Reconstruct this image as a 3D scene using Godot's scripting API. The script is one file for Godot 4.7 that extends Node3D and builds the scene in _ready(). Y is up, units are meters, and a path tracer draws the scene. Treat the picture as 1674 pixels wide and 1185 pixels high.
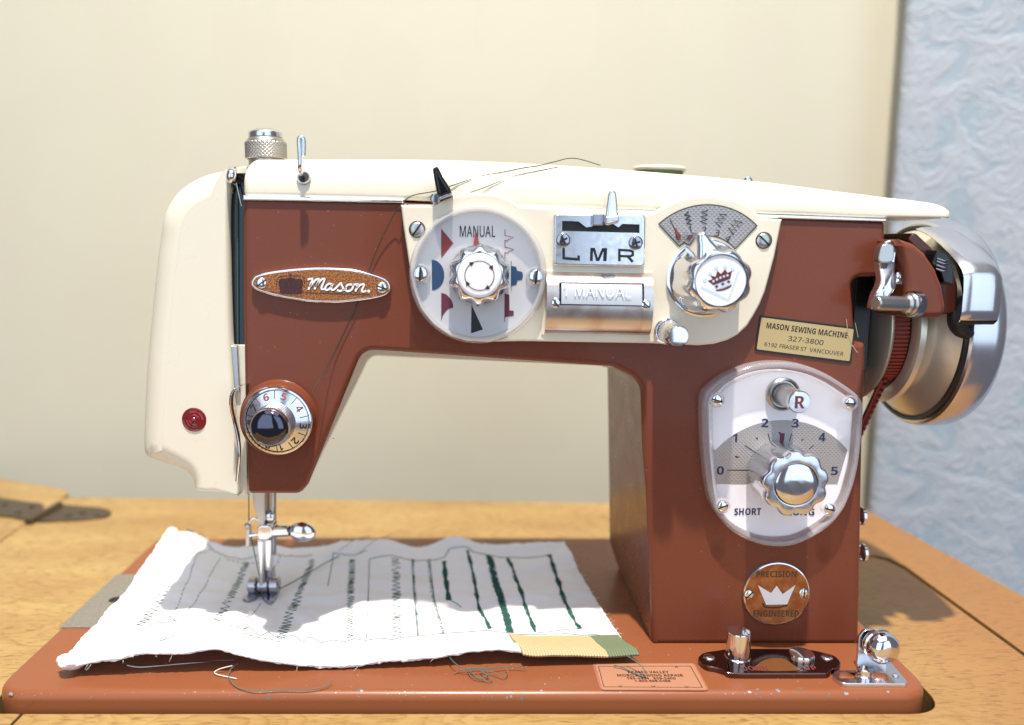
extends Node3D
# A two-tone sewing machine let into its wooden cabinet. Lengths in the builders are millimetres: x right, y up from the top of the bed, z towards the viewer from the machine's front face.

const MM := 0.001
var M := {}
var rng := RandomNumberGenerator.new()
var taken := {}
var font_bold: SystemFont
var font_plain: SystemFont
var font_mono: SystemFont


class Shape:
	var v := PackedVector3Array()
	var n := PackedVector3Array()
	var t := PackedVector2Array()

	func tri(a: Vector3, b: Vector3, c: Vector3, na: Vector3, nb: Vector3, nc: Vector3, ua := Vector2.ZERO, ub := Vector2.ZERO, uc := Vector2.ZERO) -> void:
		var g := (b - a).cross(c - a)
		if g.length_squared() < 1e-12:
			return
		if g.dot(na + nb + nc) > 0.0:   # Godot's front faces run clockwise
			v.append_array([a, c, b]); n.append_array([na, nc, nb]); t.append_array([ua, uc, ub])
		else:
			v.append_array([a, b, c]); n.append_array([na, nb, nc]); t.append_array([ua, ub, uc])

	func quad(a: Vector3, b: Vector3, c: Vector3, d: Vector3, nn: Vector3) -> void:
		tri(a, b, c, nn, nn, nn, Vector2(a.x, a.y), Vector2(b.x, b.y), Vector2(c.x, c.y))
		tri(a, c, d, nn, nn, nn, Vector2(a.x, a.y), Vector2(c.x, c.y), Vector2(d.x, d.y))

	# A surface through rows of points; two equal rows one after the other make a sharp edge.
	func grid(rows: Array, closed := false, flip := false, uv_from := 0) -> void:
		var start := 0
		for i in range(1, rows.size() + 1):
			var cut := i == rows.size()
			if not cut:
				var m: int = rows[i].size()
				cut = rows[i][0].is_equal_approx(rows[i - 1][0]) and rows[i][m / 2].is_equal_approx(rows[i - 1][m / 2]) and rows[i][m / 3].is_equal_approx(rows[i - 1][m / 3])
			if cut:
				if i - start > 1:
					strip(rows.slice(start, i), closed, flip, uv_from + start)
				start = i

	func strip(rows: Array, closed: bool, flip: bool, uv_from: int) -> void:
		var R := rows.size()
		var C: int = rows[0].size()
		var nn := []
		for i in R:
			var line := PackedVector3Array()
			line.resize(C)
			var lo: PackedVector3Array = rows[maxi(i - 1, 0)]
			var hi: PackedVector3Array = rows[mini(i + 1, R - 1)]
			var me: PackedVector3Array = rows[i]
			for j in C:
				var a := (j - 1 + C) % C if closed else maxi(j - 1, 0)
				var b := (j + 1) % C if closed else mini(j + 1, C - 1)
				var dv := hi[j] - lo[j]
				var du := me[b] - me[a]
				if du.length_squared() < 1e-10:
					du = (hi[b] - hi[a]) if i < R - 1 else (lo[b] - lo[a])
				var x := du.cross(dv).normalized()
				line[j] = -x if flip else x
			nn.append(line)
		for e in [0, R - 1]:   # at a pole, one normal
			var me: PackedVector3Array = rows[e]
			if closed and me[0].is_equal_approx(me[C / 2]) and me[0].is_equal_approx(me[C / 3]):
				var sum := Vector3.ZERO
				for q in nn[e]:
					sum += q
				nn[e].fill(sum.normalized())
		for i in R - 1:
			for j in (C if closed else C - 1):
				var k := (j + 1) % C
				var u0 := Vector2(float(j) / C, uv_from + i)
				var u1 := Vector2(float(j + 1) / C, uv_from + i + 1)
				tri(rows[i][j], rows[i][k], rows[i + 1][k], nn[i][j], nn[i][k], nn[i + 1][k], u0, Vector2(u1.x, u0.y), u1)
				tri(rows[i][j], rows[i + 1][k], rows[i + 1][j], nn[i][j], nn[i + 1][k], nn[i + 1][j], u0, u1, Vector2(u0.x, u1.y))

	static func inset(poly: PackedVector2Array, by: float, share := PackedFloat32Array()) -> PackedVector2Array:
		var out := PackedVector2Array()
		var m := poly.size()
		for i in m:
			var e0 := (poly[i] - poly[(i - 1 + m) % m]).normalized()
			var e1 := (poly[(i + 1) % m] - poly[i]).normalized()
			var a := Vector2(-e0.y, e0.x)
			var b := Vector2(-e1.y, e1.x)
			out.append(poly[i] + (a + b) / maxf(1.0 + a.dot(b), 0.35) * by * (share[i] if share.size() == m else 1.0))
		return out

	# A plate with outline poly between heights z0 and z1, its front edge rounded.
	func slab(given: PackedVector2Array, z0: float, z1: float, bevel := 0.4, xf := Transform3D(), back := PackedVector2Array(), holes := [], share := PackedFloat32Array(), steps := 4, back_cap := true, tall := 0.0) -> void:
		var poly := given.duplicate()
		var rear := back.duplicate() if back.size() else given.duplicate()
		var part := share.duplicate()
		if area(poly) < 0.0:
			poly.reverse(); rear.reverse(); part.reverse()
		var deep := tall if tall > 0.0 else bevel
		side(poly, rear, z0, z1 - deep, xf, Vector2(1, 0))
		var last := poly
		for k in range(1, steps + 1 if bevel > 0.0 else 1):
			var a0 := PI / 2 * (k - 1) / steps
			var a1 := PI / 2 * k / steps
			var next := inset(poly, bevel * (1.0 - cos(a1)), part)
			rim(poly, last, next, z1 - deep + deep * sin(a0), z1 - deep + deep * sin(a1), a0, a1, xf)
			last = next
		cap(last, z1, xf, holes, 1.0)
		if back_cap:
			cap(rear, z0, xf, holes, -1.0)
		for h in holes:
			var hole: PackedVector2Array = h.duplicate()
			if area(hole) > 0.0:
				hole.reverse()
			side(hole, hole, z0, z1, xf, Vector2(1, 0))

	static func area(p: PackedVector2Array) -> float:
		var s := 0.0
		for i in p.size():
			s += p[i].cross(p[(i + 1) % p.size()])
		return s / 2.0

	func put(p: Vector2, z: float, xf: Transform3D) -> Vector3:
		return xf * Vector3(p.x, p.y, z)

	func side(poly: PackedVector2Array, rear: PackedVector2Array, z0: float, z1: float, xf: Transform3D, _u: Vector2) -> void:
		var m := poly.size()
		var en := PackedVector3Array()
		for i in m:
			var k := (i + 1) % m
			var e := Vector3(poly[k].x - poly[i].x, poly[k].y - poly[i].y, 0)
			var d := Vector3(poly[i].x + poly[k].x - rear[i].x - rear[k].x, poly[i].y + poly[k].y - rear[i].y - rear[k].y, 2 * (z1 - z0))
			en.append(e.cross(d).normalized())
		var run := 0.0
		for i in m:
			var k := (i + 1) % m
			var n0 := en[i]
			var n1 := en[i]
			if en[(i - 1 + m) % m].dot(en[i]) > 0.72:
				n0 = (en[(i - 1 + m) % m] + en[i]).normalized()
			if en[k].dot(en[i]) > 0.72:
				n1 = (en[k] + en[i]).normalized()
			n0 = xf.basis * n0
			n1 = xf.basis * n1
			var step := poly[i].distance_to(poly[k])
			var a := put(rear[i], z0, xf)
			var b := put(rear[k], z0, xf)
			var c := put(poly[k], z1, xf)
			var d := put(poly[i], z1, xf)
			tri(a, b, c, n0, n1, n1, Vector2(run, z0), Vector2(run + step, z0), Vector2(run + step, z1))
			tri(a, c, d, n0, n1, n0, Vector2(run, z0), Vector2(run + step, z1), Vector2(run, z1))
			run += step

	func rim(poly: PackedVector2Array, p0: PackedVector2Array, p1: PackedVector2Array, z0: float, z1: float, a0: float, a1: float, xf: Transform3D) -> void:
		var m := poly.size()
		var en := PackedVector2Array()
		for i in m:
			var e := (poly[(i + 1) % m] - poly[i]).normalized()
			en.append(Vector2(e.y, -e.x))
		for i in m:
			var k := (i + 1) % m
			var n0 := en[i]
			var n1 := en[i]
			if en[(i - 1 + m) % m].dot(en[i]) > 0.72:
				n0 = (en[(i - 1 + m) % m] + en[i]).normalized()
			if en[k].dot(en[i]) > 0.72:
				n1 = (en[k] + en[i]).normalized()
			var n00 := xf.basis * Vector3(n0.x * cos(a0), n0.y * cos(a0), sin(a0))
			var n10 := xf.basis * Vector3(n1.x * cos(a0), n1.y * cos(a0), sin(a0))
			var n01 := xf.basis * Vector3(n0.x * cos(a1), n0.y * cos(a1), sin(a1))
			var n11 := xf.basis * Vector3(n1.x * cos(a1), n1.y * cos(a1), sin(a1))
			tri(put(p0[i], z0, xf), put(p0[k], z0, xf), put(p1[k], z1, xf), n00, n10, n11, p0[i], p0[k], p1[k])
			tri(put(p0[i], z0, xf), put(p1[k], z1, xf), put(p1[i], z1, xf), n00, n11, n01, p0[i], p1[k], p1[i])

	func cap(outline: PackedVector2Array, z: float, xf: Transform3D, holes := [], facing := 1.0) -> void:
		var poly := outline.duplicate()
		if area(poly) < 0.0:
			poly.reverse()
		for h in holes:
			var hole: PackedVector2Array = h.duplicate()
			if area(hole) > 0.0:
				hole.reverse()
			var best := Vector2i(0, 0)
			var near := 1e9
			for i in poly.size():
				for j in hole.size():
					var d := poly[i].distance_squared_to(hole[j])
					if d < near:
						near = d
						best = Vector2i(i, j)
			var joined := poly.slice(0, best.x + 1)
			var way := (hole[best.y] - poly[best.x]).normalized().orthogonal() * 0.002
			joined.append_array(hole.slice(best.y))
			joined.append_array(hole.slice(0, best.y))
			joined.append(hole[best.y] + way)
			joined.append(poly[best.x] + way)
			joined.append_array(poly.slice(best.x + 1))
			poly = joined
		var idx := Geometry2D.triangulate_polygon(poly)
		if idx.is_empty() and holes.is_empty():
			for piece in Geometry2D.offset_polygon(poly, -0.02):   # an outline that crosses itself at a tight corner
				if absf(area(piece)) > 0.05 and not Geometry2D.triangulate_polygon(piece).is_empty():
					cap(piece, z, xf, [], facing)
			return
		if idx.is_empty():
			push_warning("an outline could not be filled: %s" % [poly.slice(0, 3)])
		var nn := (xf.basis * Vector3(0, 0, facing)).normalized()
		for i in range(0, idx.size(), 3):
			var a := poly[idx[i]]
			var b := poly[idx[i + 1]]
			var c := poly[idx[i + 2]]
			tri(put(a, z, xf), put(b, z, xf), put(c, z, xf), nn, nn, nn, a, b, c)

	# A turned piece: profile of (radius, height) round xf's z axis, with lobes whose depth is given for each point.
	func lathe(profile: PackedVector2Array, xf: Transform3D, seg := 48, lobes := 0, depth := PackedFloat32Array(), sharp := 0.6, phase := 0.0) -> void:
		var rows := []
		for i in profile.size():
			var p := profile[i]
			var row := PackedVector3Array()
			for j in seg:
				var a := TAU * j / seg
				var r := p.x
				if lobes:
					r *= 1.0 - depth[i] * pow(0.5 + 0.5 * cos(lobes * a + phase), sharp * 2.0)
				row.append(xf * Vector3(r * cos(a), r * sin(a), p.y))
			rows.append(row)
			if i > 0 and i < profile.size() - 1:
				var d0 := (p - profile[i - 1]).normalized()
				var d1 := (profile[i + 1] - p).normalized()
				if d0.dot(d1) < 0.8:
					rows.append(row)
		grid(rows, true)

	func tube(path: PackedVector3Array, radius: float, seg := 6, end := 0.0, squash := 1.0) -> void:
		var m := path.size()
		var rows := []
		var side_axis := Vector3.ZERO
		for i in m:
			var d := (path[mini(i + 1, m - 1)] - path[maxi(i - 1, 0)]).normalized()
			if side_axis == Vector3.ZERO:
				side_axis = d.cross(Vector3(0, 0, 1) if absf(d.z) < 0.9 else Vector3(1, 0, 0)).normalized()
			side_axis = (side_axis - d * side_axis.dot(d)).normalized()
			var other := d.cross(side_axis)
			var r := radius if end <= 0.0 else lerpf(radius, end, float(i) / (m - 1))
			var row := PackedVector3Array()
			for j in seg:
				var a := TAU * j / seg
				row.append(path[i] + (side_axis * cos(a) * squash + other * sin(a)) * r)
			if i == 0:
				var dot0 := PackedVector3Array()
				dot0.resize(seg)
				dot0.fill(path[0])
				rows.append(dot0)
				rows.append(row)
			rows.append(row)
			if i == m - 1:
				rows.append(row)
				var dot1 := PackedVector3Array()
				dot1.resize(seg)
				dot1.fill(path[i])
				rows.append(dot1)
		grid(rows, true)

	func ball(at: Vector3, r: Vector3, turn := Basis(), seg := 24, half := false) -> void:
		var rows := []
		var rings := seg / 2
		for i in range(rings + 1):
			var b := (PI / 2 if half else PI) * i / rings
			var row := PackedVector3Array()
			for j in seg:
				var a := TAU * j / seg
				row.append(at + turn * Vector3(r.x * sin(b) * cos(a), r.y * sin(b) * sin(a), r.z * cos(b)))
			rows.append(row)
		grid(rows, true, true)

	# A printed or engraved line of even width on the plane z of xf.
	func stroke(path: PackedVector2Array, width: float, z: float, xf := Transform3D(), closed := false) -> void:
		var m := path.size()
		var lft := PackedVector2Array()
		var rgt := PackedVector2Array()
		for i in m:
			var a := path[(i - 1 + m) % m] if closed or i > 0 else path[i]
			var b := path[(i + 1) % m] if closed or i < m - 1 else path[i]
			var d0 := (path[i] - a).normalized() if a != path[i] else (b - path[i]).normalized()
			var d1 := (b - path[i]).normalized() if b != path[i] else d0
			var nn := (d0.orthogonal() + d1.orthogonal()) / maxf(1.0 + d0.dot(d1), 0.4)
			lft.append(path[i] + nn * width / 2)
			rgt.append(path[i] - nn * width / 2)
		var up := (xf.basis * Vector3(0, 0, 1)).normalized()
		for i in (m if closed else m - 1):
			var k := (i + 1) % m
			quad(put(lft[i], z, xf), put(rgt[i], z, xf), put(rgt[k], z, xf), put(lft[k], z, xf), up)

	func box(lo: Vector3, hi: Vector3, bevel := 0.0, xf := Transform3D()) -> void:
		slab(PackedVector2Array([Vector2(lo.x, lo.y), Vector2(hi.x, lo.y), Vector2(hi.x, hi.y), Vector2(lo.x, hi.y)]), lo.z, hi.z, bevel, xf)

	# Letters set to a width and height round a centre on the plane z of xf.
	func letters(text: String, font: Font, centre: Vector2, size: Vector2, z: float, thick: float, xf := Transform3D(), turn := 0.0) -> void:
		var m := TextMesh.new()
		m.text = text
		m.font = font
		m.font_size = 48
		m.pixel_size = 0.1
		m.depth = 1.0
		m.curve_step = 2.0
		var s := m.get_mesh_arrays()
		var p: PackedVector3Array = s[Mesh.ARRAY_VERTEX]
		var q: PackedVector3Array = s[Mesh.ARRAY_NORMAL]
		var ids: PackedInt32Array = s[Mesh.ARRAY_INDEX] if s[Mesh.ARRAY_INDEX] != null else PackedInt32Array(range(p.size()))
		var lo := p[0]
		var hi := p[0]
		for w in p:
			lo = lo.min(w)
			hi = hi.max(w)
		var k := Vector3(size.x / (hi.x - lo.x), size.y / (hi.y - lo.y), thick / maxf(hi.z - lo.z, 0.001))
		var mid := (lo + hi) / 2
		var rot := Basis(Vector3(0, 0, 1), turn)
		var pts := PackedVector3Array()
		var nor := PackedVector3Array()
		for i in p.size():
			var w := (p[i] - mid) * k
			pts.append(xf * (rot * w + Vector3(centre.x, centre.y, z + thick / 2)))
			nor.append((xf.basis * (rot * (q[i] / k))).normalized())
		for i in range(0, ids.size(), 3):
			tri(pts[ids[i]], pts[ids[i + 1]], pts[ids[i + 2]], nor[ids[i]], nor[ids[i + 1]], nor[ids[i + 2]])

	func mesh() -> ArrayMesh:
		var arrays := []
		arrays.resize(Mesh.ARRAY_MAX)
		var scaled := PackedVector3Array()
		scaled.resize(v.size())
		for i in v.size():
			scaled[i] = v[i] * 0.001
		arrays[Mesh.ARRAY_VERTEX] = scaled
		arrays[Mesh.ARRAY_NORMAL] = n
		arrays[Mesh.ARRAY_TEX_UV] = t
		var m := ArrayMesh.new()
		m.add_surface_from_arrays(Mesh.PRIMITIVE_TRIANGLES, arrays)
		return m


func P(a: Array) -> PackedVector2Array:
	var out := PackedVector2Array()
	for i in range(0, a.size(), 2):
		out.append(Vector2(a[i], a[i + 1]))
	return out


func Q(a: Array) -> PackedVector3Array:
	var out := PackedVector3Array()
	for i in range(0, a.size(), 3):
		out.append(Vector3(a[i], a[i + 1], a[i + 2]))
	return out


func at(p: Vector3) -> Transform3D:
	return Transform3D(Basis(), p)


func lying(y: float) -> Transform3D:   # outlines in (x, z), heights upwards from y
	return Transform3D(Basis(Vector3(1, 0, 0), Vector3(0, 0, 1), Vector3(0, 1, 0)), Vector3(0, y, 0))


func along(p: Vector3, axis: Vector3) -> Transform3D:   # local z along axis
	var z := axis.normalized()
	var x := Vector3(0, 1, 0).cross(z)
	if x.length() < 0.1:
		x = Vector3(1, 0, 0)
	x = x.normalized()
	return Transform3D(Basis(x, z.cross(x), z), p)


func circle(c: Vector2, r: float, seg := 40, from := 0.0, to := TAU) -> PackedVector2Array:
	var out := PackedVector2Array()
	var whole := absf(to - from) > TAU - 0.001
	for i in (seg if whole else seg + 1):
		var a := from + (to - from) * i / seg
		out.append(c + Vector2(cos(a), sin(a)) * r)
	return out


# A closed smooth curve through points.
func smooth(p: PackedVector2Array, per := 5) -> PackedVector2Array:
	var out := PackedVector2Array()
	var m := p.size()
	for i in m:
		for k in per:
			out.append(p[i].cubic_interpolate(p[(i + 1) % m], p[(i - 1 + m) % m], p[(i + 2) % m], float(k) / per))
	return out


func smooth_line(p: PackedVector2Array, per := 6) -> PackedVector2Array:
	var out := PackedVector2Array()
	var m := p.size()
	for i in m - 1:
		for k in per:
			out.append(p[i].cubic_interpolate(p[i + 1], p[maxi(i - 1, 0)], p[mini(i + 2, m - 1)], float(k) / per))
	out.append(p[m - 1])
	return out


func smooth_path(p: PackedVector3Array, per := 6) -> PackedVector3Array:
	var out := PackedVector3Array()
	var m := p.size()
	for i in m - 1:
		for k in per:
			out.append(p[i].cubic_interpolate(p[i + 1], p[maxi(i - 1, 0)], p[mini(i + 2, m - 1)], float(k) / per))
	out.append(p[m - 1])
	return out


# Corners of a polygon rounded with a radius each.
func fillet(p: PackedVector2Array, radii: Array, seg := 5) -> PackedVector2Array:
	var out := PackedVector2Array()
	var m := p.size()
	for i in m:
		var r: float = radii[i % radii.size()]
		var a := p[(i - 1 + m) % m] - p[i]
		var b := p[(i + 1) % m] - p[i]
		var reach := minf(r / maxf(tan(a.angle_to(b) / 2.0 if a.angle_to(b) > 0 else -a.angle_to(b) / 2.0), 0.05), minf(a.length(), b.length()) * 0.48)
		if r <= 0.0:
			out.append(p[i])
			continue
		var s := p[i] + a.normalized() * reach
		var e := p[i] + b.normalized() * reach
		for k in seg + 1:
			var f := float(k) / seg
			out.append(s.lerp(p[i], f).lerp(p[i].lerp(e, f), f))
	return out


func numbered(called: String) -> String:
	if not taken.has(called):
		taken[called] = 0
		return called
	taken[called] += 1
	return "%s_%03d" % [called, taken[called]]


func obj(called: String, s: Shape, m: Material, parent: Node3D = null, label := "") -> MeshInstance3D:
	var o := MeshInstance3D.new()
	o.name = called if parent else numbered(called)
	o.mesh = s.mesh()
	o.material_override = m
	if label:
		o.set_meta("label", label)
	if parent:
		if parent.has_node(NodePath(called)):
			var k := 1
			while parent.has_node(NodePath("%s_%03d" % [called, k])):
				k += 1
			o.name = "%s_%03d" % [called, k]
		parent.add_child(o, true)
	else:
		add_child(o, true)
	return o


func thing(called: String, label: String, category: String, group := "") -> Node3D:
	var o := Node3D.new()
	o.name = numbered(called)
	add_child(o, true)
	tag(o, label, category, group)
	return o


func tag(o: Node3D, label: String, category: String, group := "") -> void:
	o.set_meta("label", label)
	o.set_meta("category", category)
	if group:
		o.set_meta("group", group)


func mat(called: String, c: Color, rough := 0.5, metal := 0.0) -> StandardMaterial3D:
	var m := StandardMaterial3D.new()
	m.resource_name = called
	m.albedo_color = c.linear_to_srgb()
	m.roughness = rough
	m.metallic = metal
	M[called] = m
	return m


func clear(called: String, c: Color, alpha: float, rough := 0.06) -> StandardMaterial3D:
	var m := mat(called, c, rough)
	m.transparency = BaseMaterial3D.TRANSPARENCY_ALPHA
	m.albedo_color.a = alpha
	return m


# A slotted screw head lying on the plane of xf: dome, with a slot cut as a dark groove.
func screw(parent: Node3D, xf: Transform3D, r: float, turn: float, m: Material = null, cross := false) -> MeshInstance3D:
	var s := Shape.new()
	s.lathe(P([r, 0, r, 0.4, r * 0.93, 0.7, r * 0.72, 0.95, r * 0.4, 1.1, 0, 1.15]), xf, 20)
	var head := obj("screw", s, m if m else M.chrome, parent)
	var g := Shape.new()
	var spin := xf * Transform3D(Basis(Vector3(0, 0, 1), turn), Vector3.ZERO)
	if cross:
		g.box(Vector3(-r * 0.6, -r * 0.14, 1.0), Vector3(r * 0.6, r * 0.14, 1.25), 0.0, spin)
		g.box(Vector3(-r * 0.14, -r * 0.6, 1.0), Vector3(r * 0.14, r * 0.6, 1.255), 0.0, spin)
	else:
		var w := r * 0.13
		var rows := []
		for k in 9:
			var x := lerpf(-r * 0.96, r * 0.96, k / 8.0)
			var h := 1.17 - 0.42 * pow(absf(x) / r, 3.0)
			rows.append(PackedVector3Array([spin * Vector3(x, -w, h), spin * Vector3(x, w, h)]))
		g.grid(rows)
	if parent.get_parent() == self:
		obj("slot", g, M.black, head)
	else:
		obj("slot", g, M.black, parent)
	return head


func noise(freq: float, seeded: int, octaves := 4, kind := FastNoiseLite.TYPE_SIMPLEX_SMOOTH) -> FastNoiseLite:
	var f := FastNoiseLite.new()
	f.seed = seeded
	f.noise_type = kind
	f.frequency = freq
	f.fractal_octaves = octaves
	return f


func picture(w: int, h: int) -> Image:
	return Image.create(w, h, false, Image.FORMAT_RGB8)


func texture(im: Image) -> ImageTexture:
	return ImageTexture.create_from_image(im)


# Plain-sawn wood: growth rings drawn out along x, short dark pores, slow changes of tone.
func wood_material() -> StandardMaterial3D:
	var w := 1536
	var h := 1024
	var im := picture(w, h)
	var warp := noise(0.0035, 11, 3)
	var slow := noise(0.006, 12, 3)
	var pores := noise(0.11, 13, 2)
	var fibre := noise(0.2, 14, 2)
	var light := Color(0.38, 0.258, 0.096)
	var dark := Color(0.24, 0.125, 0.038)
	for y in h:
		for x in w:
			var bend := warp.get_noise_2d(x * 0.55, y * 1.5)
			var ring := bend * 9.0 + y * 0.012
			ring -= floorf(ring)
			var late := pow(ring, 5.0) * 0.5
			var tone := 0.34 + 0.42 * slow.get_noise_2d(x * 0.5, y * 1.6) + late * 0.9 + 0.2 * fibre.get_noise_2d(x * 0.12, y * 2.2)
			var red_end := smoothstep(330.0, 690.0, x) * (1.0 - smoothstep(740.0, 790.0, x))   # redder towards the right end of the board
			var hole := 0.0
			var pore := pores.get_noise_2d(x * 0.28, y * 2.6)
			if pore > 0.34:
				hole = 0.6 * minf((pore - 0.34) * 6.0, 1.0)
			im.set_pixel(x, y, light.lerp(Color(0.26, 0.100, 0.025), red_end * 0.85).lerp(dark, clampf(tone, 0.0, 1.0)).lerp(Color(0.13, 0.06, 0.02), hole).linear_to_srgb())
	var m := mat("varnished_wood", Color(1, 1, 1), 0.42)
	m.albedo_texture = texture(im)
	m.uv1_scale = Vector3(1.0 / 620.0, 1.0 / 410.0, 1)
	return m


# Skip-trowelled plaster: pale ridges smeared over a blue-grey ground.
func plaster_material() -> StandardMaterial3D:
	var w := 512
	var im := picture(w, w)
	var hi := picture(w, w)
	var warp := noise(0.006, 31, 3)
	var fold := noise(0.024, 32, 4)
	var soft := noise(0.008, 33, 2)
	var grain := noise(0.12, 34, 2)
	for y in w:
		for x in w:
			var a := warp.get_noise_2d(x, y) * 55.0
			var b := warp.get_noise_2d(x + 900, y + 300) * 55.0
			var r := 1.0 - absf(fold.get_noise_2d(x * 1.1 + a + y * 0.35, y * 0.8 + b)) * 2.2
			var lump := clampf(0.35 + 0.9 * soft.get_noise_2d(x + a, y + b) + 0.35 * pow(maxf(r, 0.0), 2.0), 0.0, 1.0)
			var bare := smoothstep(0.30, 0.05, lump)
			var c := Color(0.355, 0.382, 0.425).lerp(Color(0.275, 0.345, 0.40), bare * 0.75 + 0.12 * (1.0 - lump))
			im.set_pixel(x, y, c.linear_to_srgb())
			var g := clampf(lump * 0.75 + 0.18 * maxf(r, 0.0) + 0.03 * grain.get_noise_2d(x, y), 0.0, 1.0)
			hi.set_pixel(x, y, Color(g, g, g))
	var m := mat("blue_plaster", Color(1, 1, 1), 0.75)
	m.albedo_texture = texture(im)
	m.heightmap_enabled = true
	m.heightmap_texture = texture(hi)
	m.heightmap_scale = 0.08
	m.uv1_scale = Vector3(1.0 / 165.0, 1.0 / 165.0, 1)
	return m


func speckled(called: String, a: Color, b: Color, freq: float, share: float, rough: float, metal: float, repeat: float, seeded := 5) -> StandardMaterial3D:
	var w := 256
	var im := picture(w, w)
	var f := noise(freq, seeded, 3)
	for y in w:
		for x in w:
			im.set_pixel(x, y, a.lerp(b, clampf(share + f.get_noise_2d(x, y) * 1.6, 0.0, 1.0)).linear_to_srgb())
	var m := mat(called, Color(1, 1, 1), rough, metal)
	m.albedo_texture = texture(im)
	m.uv1_scale = Vector3(1.0 / repeat, 1.0 / repeat, 1)
	return m


# Embossed foil: rows of small pyramids set on their points.
func hatch_material(called: String, pitch: float, c: Color) -> StandardMaterial3D:
	var w := 64
	var hi := picture(w, w)
	for y in w:
		for x in w:
			var u := float(x) / w
			var v := float(y) / w
			var a := absf(fposmod(u + v, 1.0) - 0.5) * 2.0
			var b := absf(fposmod(u - v, 1.0) - 0.5) * 2.0
			var g := clampf(1.15 - maxf(a, b) * 1.05, 0.0, 1.0)
			hi.set_pixel(x, y, Color(g, g, g))
	var m := mat(called, c, 0.42, 0.45)
	m.heightmap_enabled = true
	m.heightmap_texture = texture(hi)
	m.heightmap_scale = pitch * 0.0075
	m.uv1_scale = Vector3(1.0 / pitch, 1.0 / pitch, 1)
	return m


func paint_bump(m: StandardMaterial3D, freq: float, deep: float, repeat: float) -> void:
	var t := NoiseTexture2D.new()
	t.width = 256
	t.height = 256
	t.seamless = true
	t.noise = noise(freq, 71, 3)
	m.heightmap_enabled = true
	m.heightmap_texture = t
	m.heightmap_scale = deep
	m.uv1_triplanar = true
	m.uv1_scale = Vector3.ONE * (1000.0 / repeat)


# Handling marks: the gloss varies from place to place.
func smudged(m: StandardMaterial3D, freq: float, least: float, repeat: float, seeded: int) -> void:
	var t := NoiseTexture2D.new()
	t.width = 256
	t.height = 256
	t.seamless = true
	t.noise = noise(freq, seeded, 5)
	var ramp := Gradient.new()
	ramp.set_color(0, Color(least, least, least))
	ramp.set_color(1, Color.WHITE)
	t.color_ramp = ramp
	m.roughness_texture = t
	m.uv1_triplanar = true
	m.uv1_scale = Vector3.ONE * (1000.0 / repeat)


func cloth_material() -> StandardMaterial3D:
	var w := 128
	var hi := picture(w, w)
	var f := noise(0.05, 21, 2)
	for y in w:
		for x in w:
			var g := 0.5 + 0.22 * sin(TAU * x / 8.0) * signf(sin(TAU * y / 16.0)) + 0.22 * sin(TAU * y / 8.0) + 0.2 * f.get_noise_2d(x, y)
			hi.set_pixel(x, y, Color(g, g, g))
	var m := mat("white_cotton", Color(0.88, 0.865, 0.885), 0.95)
	m.backlight_enabled = true
	m.backlight = Color(0.5, 0.49, 0.51)
	m.heightmap_enabled = true
	m.heightmap_texture = texture(hi)
	m.heightmap_scale = 0.012
	m.uv1_scale = Vector3(1.0 / 12.0, 1.0 / 12.0, 1)
	m.rim_enabled = true
	m.rim = 0.3
	return m


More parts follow.
